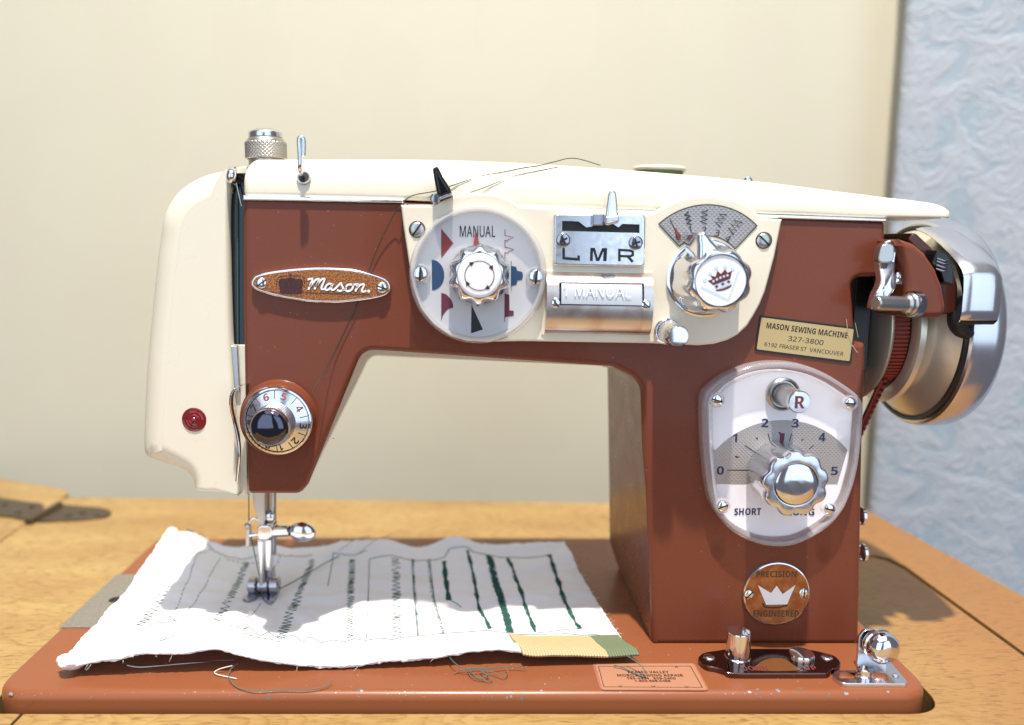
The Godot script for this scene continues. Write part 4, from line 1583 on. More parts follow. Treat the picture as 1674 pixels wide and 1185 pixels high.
func length_dial(t: Node3D) -> void:
	var line := smooth(P([97.69, 111.59, 98.11, 115.97, 99.91, 118.98, 106.34, 124.38, 117.2, 129.09, 128.19, 130.66, 139.31, 129.61, 150.63, 125.36, 161.43, 118.61, 165.85, 114.61, 167.22, 110.83, 167.36, 105.52, 167.06, 90.22, 165.91, 79.4, 164.44, 73.17, 161.23, 64.55, 154.9, 56.67, 143.89, 49.92, 134.84, 48.09, 124.86, 49.53, 114.74, 54.29, 107.58, 61.4, 102.64, 70.82, 99.29, 90.22, 98, 105.52]), 4)
	var face := smooth(P([102.78, 109.46, 102.91, 113.24, 106.81, 117.38, 110.72, 120.76, 118.67, 124.5, 128.17, 126.14, 139.28, 125.24, 149.83, 121.65, 159.83, 115.5, 163.6, 112.33, 164.34, 107.95, 164.21, 88.87, 162.67, 78.05, 160.6, 69.48, 156.46, 63.22, 152.92, 59.28, 143.42, 53.36, 134.39, 51.77, 125.21, 52.96, 116.67, 56.92, 110.36, 62.43, 106.81, 71.04, 104.03, 90.4]), 4)
	var s := Shape.new()
	s.slab(Shape.inset(face, -0.5 if Shape.area(face) > 0.0 else 0.5), 0, 0.8, 0.1)
	var d := obj("length_dial", s, M.dial_white, t)
	# clear moulding: a thick bevelled border round the face and a thin sheet over it
	var a := Shape.new()
	var rows := []
	var steps := [[0.0, 0.0], [0.0, 4.6], [0.12, 5.6], [0.3, 6.2], [0.55, 6.3], [0.78, 5.9], [1.0, 4.8], [1.0, 0.9]]
	for q in steps:
		var row := PackedVector3Array()
		for i in line.size():
			var p := line[i].lerp(nearest_on(face, line[i]), q[0])
			row.append(Vector3(p.x, p.y, q[1]))
		rows.append(row)
	a.grid(rows, true)
	obj("clear_moulding", a, M.acrylic_edge, d)
	var fan := PackedVector2Array()
	fan.append_array(circle(Vector2(134.94, 66.45), 37.86, 40, deg_to_rad(140.0), deg_to_rad(38.5)))
	fan.append_array(P([163.9, 91.34, 160.37, 75.43, 106.37, 75.43, 103.78, 92.17]))
	var f := Shape.new()
	f.cap(fan, 0.9, Transform3D())
	obj("scale_fan", f, M.foil_fine, d)
	var w := Shape.new()
	for q in [["0", Vector2(108.45, 81.67)], ["1", Vector2(114.12, 96.37)], ["2", Vector2(126.92, 103.05)], ["3", Vector2(140.22, 102.94)], ["4", Vector2(152.35, 96.7)], ["5", Vector2(158.69, 81.47)]]:
		w.letters(q[0], font_bold, q[1], Vector2(3.02 if q[0] != "1" else 2.1, 3.81), 0.95, 0.05)
	w.letters("SHORT", font_bold, Vector2(121.38, 62.82), Vector2(11.83, 3.16), 0.95, 0.05)
	w.letters("LONG", font_bold, Vector2(145.08, 62.65), Vector2(11.83, 3.16), 0.95, 0.05)
	obj("lettering", w, M.navy_print, d)
	var l := Shape.new()
	for q in [P([111.49, 81.78, 120.29, 81.78]), P([118.62, 93, 123.87, 89.41]), P([128.58, 98.21, 129.66, 94.64]), P([138.83, 98.21, 138.09, 94.64]), P([148.78, 93, 147, 91.34])]:
		l.stroke(q, 0.36, 0.96)
	for q in [P([114.41, 88.45, 116.86, 87.62, 115, 87.34]), P([123.14, 96.43, 124.2, 96.57, 124.14, 95.19]), P([132.91, 98.89, 134.11, 98.89, 133.92, 97.52]), P([143.27, 95.47, 144.43, 96.29, 143.44, 94.78])]:
		l.cap(q, 0.96, Transform3D())
	obj("scale_marks", l, M.black, d)
	printed(d, "pointer", M.maroon_print, [P([133.73, 98.48, 135.88, 98.35, 135.67, 94.92, 133.79, 94.92])], 1.0)
	for q in [[Vector3(104, 114.18, 5.6), -0.25], [Vector3(161.09, 112.84, 5.6), -0.05], [Vector3(108.51, 67.05, 5.6), 0.4], [Vector3(155.15, 65.8, 5.6), -0.3]]:
		var seat := Shape.new()
		seat.lathe(P([3.3, -1.6, 3.3, 0.75, 2.9, 0.95, 2.6, 0.4, 0, 0.4]), at(q[0]), 24)
		obj("screw_seat", seat, M.acrylic_edge, d)
		screw(d, at(q[0] + Vector3(0, 0, 0.4)), 2.35, q[1])
	# reverse button
	var b := Shape.new()
	var bc := at(Vector3(133.78, 116.02, 1))
	b.lathe(P([7.2, 0, 7.2, 1.6, 6.4, 2.4, 5.8, 1.2, 5.2, 1.2]), bc, 40)
	b.lathe(P([4.6, 0, 4.6, 16.5]), bc, 40)
	obj("button_collar", b, M.steel, d)
	var b2 := Shape.new()
	b2.lathe(P([4.6, 16.5, 4.7, 18.6, 4.3, 19.2, 0, 19.3]), bc, 40)
	obj("reverse_button", b2, M.satin_chrome, d)
	var rl := Shape.new()
	rl.letters("R", font_bold, Vector2(bc.origin.x, bc.origin.y), Vector2(4.1, 5.2), bc.origin.z + 19.28, 0.06)
	obj("button_letter", rl, M.label_red, d)
	# scalloped length knob
	var kc := at(Vector3(133.43, 81.81, 1))
	var k := Shape.new()
	k.lathe(P([13.2, 0, 13.6, 1.2, 13.4, 12.0, 13.9, 14.0, 14.3, 17.5, 14.2, 20.0, 13.6, 21.0, 12.6, 21.4, 9.5, 21.5, 9.1, 21.3, 9.0, 20.6]), kc, 160, 9, PackedFloat32Array([0, 0.04, 0.06, 0.08, 0.105, 0.105, 0.10, 0.08, 0, 0, 0]), 0.8, 0.9)
	obj("length_knob", k, M.satin_chrome, d)
	var k2 := Shape.new()
	k2.lathe(P([9.0, 20.4, 8.6, 21.6, 7.0, 22.2, 4.0, 22.5, 0, 22.6]), kc, 56)
	obj("knob_cap", k2, M.chrome, d)


func nearest_on(poly: PackedVector2Array, p: Vector2) -> Vector2:
	var best := poly[0]
	var near := 1e9
	for i in poly.size():
		var q := Geometry2D.get_closest_point_to_segment(p, poly[i], poly[(i + 1) % poly.size()])
		if q.distance_squared_to(p) < near:
			near = q.distance_squared_to(p)
			best = q
	return best


func crown_badge(t: Node3D) -> void:
	var c := Vector3(136.08, 24.51, 0)
	var r := 15.19
	var s := Shape.new()
	s.lathe(P([r, 0, r, 1.0, r - 0.4, 1.6, r - 0.9, 1.7, r - 1.0, 1.4]), at(c), 72)
	var b := obj("crown_badge", s, M.chrome, t)
	var f := Shape.new()
	f.cap(circle(Vector2(c.x, c.y), r - 0.9, 64), 1.5, Transform3D())
	obj("badge_face", f, M.badge_copper, b)
	var w := Shape.new()
	w.letters("PRECISION", font_bold, Vector2(135.47, 33.96), Vector2(17.85, 2.89), 1.53, 0.1)
	w.letters("ENGINEERED", font_bold, Vector2(136.29, 15.25), Vector2(20.47, 3.02), 1.53, 0.1)
	obj("lettering", w, M.bronze_hinge, b)
	var k := Shape.new()
	var crown := P([127.38, 28.79, 133.53, 25.08, 135.77, 28.65, 138.68, 24.6, 144.2, 28.85, 141, 19.73, 131.58, 19.46])
	k.slab(crown, 1.5, 1.75, 0.08)
	obj("crown", k, M.white_enamel, b)
	var e := Shape.new()
	e.stroke(crown, 0.3, 1.56, Transform3D(), true)
	e.stroke(smooth_line(P([130.25, 20.2, 131.31, 18.37, 136.47, 18.1, 141.29, 19.18]), 4), 0.7, 1.57)
	obj("crown_outline", e, M.print_brown, b)
	screw(b, at(Vector3(123.53, 24.35, 1.5)), 2.3, 0.85)
	screw(b, at(Vector3(148.12, 25.1, 1.5)), 2.3, 1.5)


func stand(p: Vector3) -> Transform3D:   # local z upwards
	return Transform3D(Basis(Vector3(1, 0, 0), Vector3(0, 0, -1), Vector3(0, 1, 0)), p)


func drop_feed(t: Node3D) -> void:
	var line := smooth(P([97.1, 18.09, 99.66, 13.78, 102.69, 11.9, 107.47, 10.63, 112.28, 9.36, 123.17, 8.97, 134.58, 8.97, 145.78, 9.49, 149.89, 10.25, 153.97, 12.53, 157.47, 15.27, 157.63, 20.87, 154.57, 25.25, 151.08, 26.99, 148.48, 29.52, 144.7, 29.97, 126.75, 30.09, 108.28, 29.97, 105.74, 27.57, 102.52, 25.25, 98.78, 23.49]), 3)
	var s := Shape.new()
	s.slab(line, 0.05, 2.4, 0.5, lying(0))
	var p := obj("drop_feed_plate", s, M.plate_brown_reflection, t)
	var m := Shape.new()
	m.cap(smooth(P([118.48, 27.75, 121.63, 22.48, 125.97, 18.88, 130.82, 17.42, 134.69, 18.64, 136.35, 23.08, 136.62, 27.75]), 4), 2.46, lying(0))
	obj("plate_emblem", m, M.bronze_plate, p)
	var w := Shape.new()
	var flat := Transform3D(Basis(Vector3(1, 0, 0), Vector3(0, 0, -1), Vector3(0, 1, 0)), Vector3.ZERO)
	var a := Vector3(118.88, 2.5, 26.3)
	w.letters("DOWN", font_bold, Vector2(a.x, -a.z), Vector2(10.37, 3.6), 2.52, 0.05, flat)
	a = Vector3(142.22, 2.5, 25.9)
	w.letters("UP", font_bold, Vector2(a.x, -a.z), Vector2(5.55, 3.4), 2.52, 0.05, flat)
	obj("lettering", w, M.label_red, p)
	screw(p, stand(Vector3(102.22, 2.2, 16.74)), 2.6, 0.1)
	screw(p, stand(Vector3(153.33, 2.2, 16.74)), 2.6, -0.6)
	var b := Shape.new()
	var c := stand(Vector3(114.18, 2.4, 18.15) )
	b.lathe(P([5.6, 0, 5.6, 1.2, 5.1, 1.6, 5.1, 12.4, 4.8, 12.9, 0, 13.0]), c, 48)
	obj("down_button", b, M.chrome, p)
	var u := Shape.new()
	u.lathe(P([5.4, 0, 5.4, 2.2, 4.9, 2.9, 4.4, 3.0, 0, 3.1]), stand(Vector3(141.83, 2.4, 18.15)), 48)
	obj("up_button", u, M.chrome, p)


func cloth_guide(t: Node3D) -> void:
	var s := Shape.new()
	var slot := fillet(P([151.19, 32.95, 154.2, 28.21, 173, 28.44, 172.62, 32.95]), [1.2], 4)
	var line := fillet(P([151.11, 36.8, 149.51, 30.71, 152.87, 26.48, 162.08, 26.14, 165.54, 19.41, 180.01, 19.41, 178.79, 34.94, 177.33, 37.02]), [3.0, 4.0, 3.0, 0.5, 0.8, 0.8, 0.8, 0.8], 4)
	s.slab(line, 0.05, 1.8, 0.35, lying(0), PackedVector2Array(), [slot])
	var p := obj("cloth_guide", s, M.satin_chrome, t)
	var c := stand(Vector3(162.48, 1.8, 31.85))
	var k := Shape.new()
	k.lathe(P([3.4, 0, 3.4, 1.0, 2.9, 1.4, 2.6, 3.6, 2.2, 4.0, 0, 4.0]), c, 32)
	obj("guide_screw", k, M.chrome, p)
	var h := Shape.new()
	h.lathe(P([1.4, 0, 1.3, 0.5, 0.6, 0.9, 0, 1.0]), stand(Vector3(176.12, 1.8, 30.72)), 16)
	obj("rivet", h, M.chrome, p)
	# upright tongue and the turned roller on it
	var base := Vector3(172.19, 1.8, 20.25)
	var z: float = base.z
	var u := Shape.new()
	var w := 5.2
	u.slab(fillet(PackedVector2Array([Vector2(base.x - 7.4, 0.4), Vector2(base.x + 5.6, 0.4), Vector2(base.x + 5.6, 12.0), Vector2(base.x + 1.5, 17.0), Vector2(base.x - 5.5, 17.0), Vector2(base.x - 7.4, 13.5)]), [0, 0, 4, 4, 4, 3], 5), z - 1.0, z + 0.4, 0.3)
	obj("guide_tongue", u, M.satin_chrome, p)
	var r := Shape.new()
	var rc := along(Vector3(base.x + 0.2, 11.4, z + 0.4), Vector3(0.16, -0.08, 1))
	r.lathe(P([6.6, 0, 6.8, 0.6, 6.8, 1.6, 6.2, 2.2, 6.2, 2.5, 6.9, 3.0, 7.0, 4.5, 6.6, 6.2, 5.4, 8.0, 3.4, 9.1, 0, 9.6]), rc, 56)
	obj("guide_roller", r, M.chrome, p)


func repair_label(t: Node3D) -> void:
	var s := Shape.new()
	s.slab(fillet(P([51.27, 17.53, 95.81, 17.53, 96, 39.28, 51.61, 39.04]), [2.0, 1.6, 2.0, 2.0], 5), 0.02, 0.12, 0.0, lying(0))
	var p := obj("repair_label", s, M.sticker_edge, t)
	var f := Shape.new()
	f.slab(fillet(P([52.59, 18.05, 95.08, 18.05, 95.16, 38.78, 52.38, 38.54]), [1.2], 4), 0.12, 0.16, 0.0, lying(0))
	obj("label_face", f, M.sticker_tan, p)
	var w := Shape.new()
	var flat := Transform3D(Basis(Vector3(1, 0, 0), Vector3(0, 0, -1), Vector3(0, 1, 0)), Vector3.ZERO)
	for q in [["FRASER VALLEY", Vector3(74.1, 0.2, 25.12), 550.0, 1.9], ["MOBILE SEWING REPAIR", Vector3(74.28, 0.2, 27.77), 885.0, 1.9], ["795-4434   859-2400", Vector3(74.21, 0.2, 30.13), 650.0, 1.65], ["1-800-898-5488", Vector3(74.34, 0.2, 32.15), 475.0, 1.65]]:
		w.letters(q[0], font_bold, Vector2(q[1].x, -q[1].z), Vector2(q[2] / 7.61 * 0.24, q[3]), 0.2, 0.03, flat)
	obj("lettering", w, M.print_brown, p)
	var l := Shape.new()
	l.stroke(P([53.63, 20.42, 93.3, 20.15, 93.71, 37.15, 53.3, 36.66]), 0.3, 0.22, lying(0), true)
	for q in [P([86.24, 21.62, 87.27, 20.28, 87.59, 21.75]), P([72.39, 20.15, 73.72, 20.42]), P([59.56, 35.81, 60.05, 36.79, 60.91, 35.69]), P([73.17, 35.69, 73.61, 37.03, 74.64, 35.81]), P([86.85, 35.99, 87.31, 37.4, 88.19, 35.93])]:
		l.stroke(q, 0.28, 0.23, lying(0))
	obj("label_border", l, M.print_brown, p)


func hand_wheel(t: Node3D) -> void:
	var c := Transform3D(Basis(Vector3(0, 0, 1), Vector3(0, 1, 0), Vector3(1, 0, 0)), Vector3(0, 141.5, -52))   # local z along the shaft, to the right
	var b := Shape.new()
	b.lathe(P([6, 184, 22, 184, 33, 185.4, 36.6, 187, 37.2, 188, 36, 189.4, 33, 190]), c, 96)
	b.lathe(P([33, 198.6, 36.5, 199, 38.5, 200, 38.5, 202.6, 37, 203.6, 33, 204]), c, 96)
	var w := obj("hand_wheel", b, M.wheel_lacquer, t)
	var d := Shape.new()
	d.lathe(P([32, 203.5, 34, 205.5, 40, 209.6, 45.4, 214.6, 46.4, 216.0]), c, 112)
	obj("wheel_dish", d, M.wheel_lacquer, w)
	var g := Shape.new()
	g.lathe(P([33, 189.8, 30, 190.6, 30, 198.2, 33, 198.8]), c, 80)
	obj("belt_groove", g, M.bronze_hinge, w)
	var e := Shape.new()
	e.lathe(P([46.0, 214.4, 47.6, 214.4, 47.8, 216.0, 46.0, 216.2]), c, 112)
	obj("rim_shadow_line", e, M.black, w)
	var r := Shape.new()
	r.lathe(P([46.6, 216.0, 48.6, 215.8, 49.8, 216.6, 50.2, 218.5, 50.3, 226.0, 49.9, 229.0, 48.8, 231.4, 46.8, 232.8, 43, 233.4, 36, 233.4, 34, 235, 20, 236, 0, 236]), c, 144)
	obj("chrome_rim", r, M.brushed_rim, w)
	# toothed belt down to the motor behind the pillar
	var k := Shape.new()
	var path := PackedVector3Array()
	var x := 194.4
	var out := []
	for i in 61:
		var a := deg_to_rad(lerpf(150.0, -52.0, i / 60.0))
		out.append([Vector3(x, 141.5 + 31.2 * sin(a), -52 + 31.2 * cos(a)), Vector3(0, sin(a), cos(a))])
	var leave: Vector3 = out[60][0]
	var away := Vector3(-0.42, -0.62, -0.42).normalized()
	var rows := []
	for i in 61:
		rows.append(belt_row(out[i][0], out[i][1], 3.6, 0.0))
	k.grid(rows, true)
	for i in range(2, 58):
		var a: Vector3 = out[i][0]
		var n: Vector3 = out[i][1]
		k.box(Vector3(-3.5, -0.55, 0.8), Vector3(3.5, 0.55, 2.0), 0.0, Transform3D(Basis(Vector3(1, 0, 0), n.cross(Vector3(1, 0, 0)), n), a))
	# straight run, down and away to the left
	var p0 := Vector3(x, 117, -33)
	var p1 := Vector3(187.12, 87.57, -40)
	var dir := (p1 - p0).normalized()
	var n2 := Vector3(0.45, -0.62, 0.3)
	n2 = (n2 - dir * n2.dot(dir)).normalized()
	var wide := dir.cross(n2)
	var rr := []
	for i in 12:
		var q := p0.lerp(p1 + dir * 12, i / 11.0)
		rr.append(PackedVector3Array([q + wide * 3.2 + n2, q + wide * 3.2 - n2, q - wide * 3.2 - n2, q - wide * 3.2 + n2]))
	k.grid(rr, true)
	var length := p0.distance_to(p1) + 12
	for i in int(length / 3.0):
		k.box(Vector3(-3.2, -0.75, 0.9), Vector3(3.2, 0.75, 2.3), 0.0, Transform3D(Basis(wide, dir, n2), p0 + dir * (i * 3.0)))
	obj("drive_belt", k, M.belt_red, t)


func belt_row(p: Vector3, n: Vector3, half: float, _k: float) -> PackedVector3Array:
	return PackedVector3Array([p + Vector3(-half, 0, 0), p + Vector3(-half, 0, 0) + n, p + Vector3(half, 0, 0) + n, p + Vector3(half, 0, 0)])


func bobbin_winder(t: Node3D) -> void:
	var s := Shape.new()
	var line := fillet(P([169.88, 182.17, 174.95, 182.17, 180.15, 180.49, 185.58, 176.09, 190.33, 169.78, 193.45, 163.01, 195.63, 154.91, 195.45, 151.91, 193.69, 149.98, 180, 149.77, 177.9, 151.91, 178.15, 157.05, 178.31, 160.45, 177.43, 166.4, 176.16, 171.89, 173.98, 178.19]), [3, 4, 6, 6, 6, 6, 2, 4, 4, 3, 3, 0, 0, 0, 0, 0], 5)
	s.slab(line, -14, 12, 2.6)
	var b := obj("bobbin_winder", s, M.brown_paint, t)
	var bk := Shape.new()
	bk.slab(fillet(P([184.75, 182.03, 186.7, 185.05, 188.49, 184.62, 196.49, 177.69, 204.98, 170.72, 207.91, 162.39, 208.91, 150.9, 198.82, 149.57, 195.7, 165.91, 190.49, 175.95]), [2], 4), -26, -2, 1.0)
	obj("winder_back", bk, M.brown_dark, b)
	# thumb lever, an S-bent chrome strip seen from its broad side
	var l := Shape.new()
	var left := smooth_line(P([169.05, 181.34, 167.92, 179.23, 167.57, 176.49, 167.52, 173.11, 166.94, 169.29, 166.11, 165.89, 164.4, 162.9, 162.84, 160.77, 162.13, 158.62, 162.09, 156.05, 162.66, 154.11, 164.21, 153.38]), 4)
	var right := smooth_line(P([172.17, 182.18, 174.6, 180.92, 175.6, 179.02, 175.43, 175.65, 174.65, 171.84, 173.38, 168.87, 172.53, 165.89, 171.47, 162.9, 169.91, 160.77, 168.54, 159.05, 167.65, 156.48, 167.39, 154.11, 166.6, 153.12]), 4)
	var outline := left.duplicate()
	var rv := right.duplicate()
	rv.reverse()
	outline.append_array(rv)
	l.slab(outline, 9, 13.5, 1.3)
	var zmid := 11.0
	for i in l.v.size():   # the strip bends: its middle dips away from the viewer
		var y: float = l.v[i].y
		var f := (y - Vector2(-197.41, 153.28).y) / (Vector2(-194.96, 182.24).y - Vector2(-197.41, 153.28).y)
		var dz := 5.0 * sin(f * TAU * 0.85 + 0.5)
		l.v[i].z += dz
		var slope := 5.0 * TAU * 0.85 * cos(f * TAU * 0.85 + 0.5) / (Vector2(-194.96, 182.24).y - Vector2(-197.41, 153.28).y)
		l.n[i] = (l.n[i] + Vector3(0, -slope * l.n[i].z, 0)).normalized()
	obj("winder_lever", l, M.chrome, b)
	var pad := Shape.new()
	pad.slab(smooth(P([166.88, 179.45, 168.9, 180.36, 171.45, 179.87, 172.15, 177.38, 171.54, 173.21, 166.51, 173, 165.95, 176.13]), 4), 8, 12.1, 0.5)
	obj("thumb_pad", pad, M.steel, b)
	var k := Shape.new()
	k.ball(Vector3(177.32, 166.8, 6), Vector3(3, 3, 3))
	k.lathe(P([3.4, 0, 3.4, 1.2, 2.4, 2.0]), along(Vector3(177.5, 164.43, 6), Vector3(0, 1, 0.2)), 24)
	obj("lever_pivot", k, M.chrome, b)
	# spindle pointing left
	var p := Shape.new()
	var from := Vector3(179.94, 155.91, 14)
	var to := Vector3(161.85, 156.76, 20)
	var axis := to - from
	var len := axis.length()
	p.lathe(P([4.6, 0, 4.6, 1.2, 4.0, 1.8, 4.0, 3.2, 3.1, 4.0, 3.0, len - 0.8, 2.4, len, 0, len]), along(from, axis), 40)
	obj("spindle", p, M.steel, b)
	var pr := Shape.new()
	pr.lathe(P([5.4, -2.4, 5.4, 0.4, 4.7, 0.6, 4.7, 0.2, 0, 0.2]), along(from, axis), 40)
	obj("spindle_collar", pr, M.dark_steel, b)
	# black latch with ridges
	var q := Shape.new()
	q.slab(fillet(P([191.42, 171.74, 193.03, 178.37, 197.97, 176.02, 200.9, 170.03, 201.52, 162.7, 196.78, 164.43, 194.58, 170.03, 192.84, 170.24]), [1.2], 4), -10, 6, 0.8)
	var latch := obj("latch", q, M.black_gloss, b)
	for y in [378, 405, 440, 475]:
		var g := Shape.new()
		var c := Vector2(195.63, 190.03)
		var yy: float = c.y - y * 0.26 / 5.92
		g.tube(PackedVector3Array([Vector3(c.x - 2.6, yy + 1.0, 6.2), Vector3(c.x, yy, 6.8), Vector3(c.x + 2.4, yy + 0.2, 6.2)]), 0.5, 6)
		obj("latch_ridge", g, M.dark_steel, latch)
	# bent chrome guard over the top of the wheel
	var xl := 209.0
	var xr := 227.5
	var y0 := 147.0
	var profile := []
	for e in P([-34, 188.2, -24, 185.6, -14, 181.6, -5, 177.0, 1, 173.2, 4.5, 170.4, 6.4, 167, 7, 162, 7, 153, 6.2, 149.2, 4, 147.6]):
		profile.append([e.x, e.y, 205.8, 221.8])
	var rows := []
	var inner := []
	for e in profile:
		var row := PackedVector3Array()
		var row2 := PackedVector3Array()
		for j in 9:
			var f := j / 8.0
			var round_off := 1.4 * pow(absf(f * 2.0 - 1.0), 6.0)
			row.append(Vector3(lerpf(e[2], e[3], f), e[1] - round_off * 0.6, e[0] - round_off))
			row2.append(Vector3(lerpf(e[2] + 0.2, e[3] - 0.2, f), e[1] - 1.3, e[0] - 1.4))
		rows.append(row)
		inner.append(row2)
	var gd := Shape.new()
	gd.grid(rows)
	for side in [0, 8]:
		var edge := []
		for i in rows.size():
			edge.append(PackedVector3Array([rows[i][side], inner[i][side]]))
		gd.grid(edge)
	obj("wheel_guard", gd, M.brushed_rim, b)
	var gi := Shape.new()
	gi.grid(inner)
	obj("guard_lining", gi, M.black, b)
	var ty := Shape.new()
	var tc := along(Vector3(215.88, 149.07, -6), Vector3(0.35, 0.0, 1))
	var ring := []
	for i in 49:
		var row := PackedVector3Array()
		var a := TAU * i / 48.0
		for j in 14:
			var q2 := TAU * j / 14.0
			row.append(tc * Vector3((7.2 + 2.8 * cos(q2)) * cos(a), (7.2 + 2.8 * cos(q2)) * sin(a), 4.0 * sin(q2)))
		ring.append(row)
	ty.grid(ring, true)
	ty.lathe(P([0, 2.0, 7, 2.0]), tc, 32)
	obj("rubber_tyre", ty, M.rubber, b)


func needle_and_foot(t: Node3D) -> void:
	var z := -47.0
	var s := Shape.new()
	s.slab(P([-110.84, 58.33, -104.68, 58.33, -105.36, 39.91, -108.37, 39.91, -109.27, 44.67, -110.58, 51.02, -110.86, 54.62]), z - 3, z + 2.6, 0.8)
	var n := obj("needle_bar", s, M.steel, t)
	var pb := Shape.new()
	pb.tube(Q([-104.08, 58.68, -54, -105.42, 21.78, -54]), 2.9, 16)
	pb.box(Vector3(-106.21, 36.61, -52), Vector3(-100.91, 39.98, -47), 0.3)
	var f := obj("presser_bar", pb, M.dark_steel, t)
	var pk := Shape.new()
	pk.lathe(P([2.0, 0, 2.2, 0.6, 2.2, 3.0, 1.6, 3.4, 0, 3.5]), at(Vector3(-103.7, 43.32, -50)), 24)
	obj("bar_screw", pk, M.chrome, f)
	# needle clamp with its thumb screw
	var c := Shape.new()
	c.slab(fillet(P([-109.03, 39.61, -107.01, 40.86, -102.24, 40.73, -100.96, 38.25, -101.57, 34.5, -104.03, 32.75, -107.91, 32.88, -109.2, 35.13]), [1.6], 5), -52, -43, 1.0)
	obj("needle_clamp", c, M.chrome, n)
	var a := Shape.new()
	var a0 := Vector3(-102.25, 36.21, -47)
	var a1 := Vector3(-93.68, 36.53, -47)
	a.lathe(P([3.2, 0, 3.1, (a1 - a0).length() - 0.5, 2.6, (a1 - a0).length()]), along(a0, a1 - a0), 28)
	a.lathe(P([1.5, (a1 - a0).length() - 0.5, 1.5, (a1 - a0).length() + 4]), along(a0, a1 - a0), 20)
	obj("clamp_arm", a, M.chrome, n)
	var th := Shape.new()
	th.ball(Vector3(-87.2, 35.84, -47), Vector3(7.0, 5.2, 3.2), Basis(Vector3(0, 0, 1), -0.12), 28)
	obj("thumb_screw", th, M.chrome, n)
	var cl := Shape.new()
	cl.slab(fillet(P([-115.25, 40.38, -113.56, 40.81, -113.05, 38.51, -113.82, 28.49, -115.63, 28.23]), [0.7], 4), -48, -45, 0.6)
	cl.ball(Vector3(-114.14, 39.88, -45), Vector3(1.7, 1.7, 1.7), Basis(), 16)
	obj("thread_clip", cl, M.steel, n)
	var cw := Shape.new()
	cw.tube(smooth_path(Q([-113.58, 40.38, -45, -112.4, 42.87, -45, -110.75, 43.86, -45, -108.09, 42.99, -45]), 5), 0.7, 10)
	cw.tube(Q([-113.49, 34.39, -46, -109.26, 35.01, -46]), 1.2, 10)
	obj("clip_wire", cw, M.chrome, n)
	# shank, needle and foot
	var k := Shape.new()
	k.slab(P([-110.29, 31.5, -103.27, 31.5, -104.01, 14.47, -110.22, 14.47]), -54, -47.5, 0.9)
	obj("shank", k, M.chrome, f)
	var k2 := Shape.new()
	k2.slab(P([-108.01, 14.86, -103.87, 14.86, -103.47, 9.16, -108.24, 8.84]), -55, -48.5, 0.6)
	obj("foot_neck", k2, M.dark_steel, f)
	var ne := Shape.new()
	ne.tube(Q([-107.49, 31.81, -44.5, -107.89, 17.97, -44.5, -108.18, 8.77, -44.5]), 1.0, 12)
	ne.tube(Q([-108.18, 8.77, -44.5, -108.29, 4.3, -44.5]), 1.0, 12, 0.15)
	obj("needle", ne, M.chrome, n)
	var h := Shape.new()
	var h0 := Vector3(-115.28, 7.29, -47)
	var h1 := Vector3(-99.82, 7.48, -47)
	for e in [[0.0, 0.27], [0.3, 0.67], [0.7, 1.0]]:
		var q0 := h0.lerp(h1, e[0])
		var q1 := h0.lerp(h1, e[1])
		var ln := (q1 - q0).length()
		var rr := 4.3 if e[0] != 0.3 else 3.6
		h.lathe(P([0, 0, rr - 0.5, 0, rr, 0.5, rr, ln - 0.5, rr - 0.5, ln, 0, ln]), along(q0, q1 - q0), 32)
	obj("foot_hinge", h, M.dark_steel, f)
	var ft := Shape.new()
	var zf := -46.0
	var lift := 2.6
	var sole := fillet(P([-116.93, -51.17, -101.29, -51.17, -100.14, -43.33, -100.07, -36.18, -101.73, -34.03, -105.24, -37.81, -107.51, -41.94, -109.96, -49.73, -110.88, -49.73, -109.56, -41.94, -110.5, -39.18, -112.89, -35.91, -116.32, -37.54, -116.27, -40.55, -115.15, -44.74]), [0.5, 0.5, 1, 2, 2, 1, 0.5, 0.5, 0.5, 0.5, 1, 1.5, 1, 1, 1], 4)
	ft.slab(sole, lift, lift + 1.7, 0.5, lying(0))
	obj("foot_sole", ft, M.dark_steel, f)
	var fb := Shape.new()
	fb.slab(P([-115.06, 7.05, -111.42, 7.05, -111.45, 3.21, -109.48, 2.25, -109.53, 0.84, -115, 0.84]), -49, -44.5, 0.6)
	fb.slab(P([-107.16, 4.17, -104.25, 4.17, -103.84, 7.05, -99.78, 7.05, -100.67, 2.25, -103.19, -0.31, -107.3, 0.33]), -49, -44.5, 0.6)
	obj("foot_cheeks", fb, M.dark_steel, f)


# The swatch lies in this quarter of the bed: corners at the front left, front right, rear right, rear left.
const CLOTH := [Vector2(-171.8, 29.4), Vector2(68.4, 15.5), Vector2(53.0, -108.4), Vector2(-177.5, -106.0)]
var front_lift := P([0, 3, 0.06, 5, 0.1, 7, 0.13, 9, 0.2, 9, 0.257, 11, 0.31, 6.5, 0.36, 3.2, 0.41, 1.4, 0.47, 1.0, 0.55, 2, 0.62, 3.2, 0.67, 4.6, 0.76, 6.5, 0.82, 4.2, 0.87, 3, 0.94, 2.4, 1, 3])
var rear_lift := P([0, 12, 0.05, 12.5, 0.09, 7, 0.14, 3.0, 0.2, 2.4, 0.25, 5, 0.31, 3, 0.38, 2.6, 0.44, 6, 0.52, 7, 0.58, 6, 0.645, 3.5, 0.72, 9, 0.81, 5.5, 0.91, 4.6, 1, 6.5])
var cloth_noise: FastNoiseLite


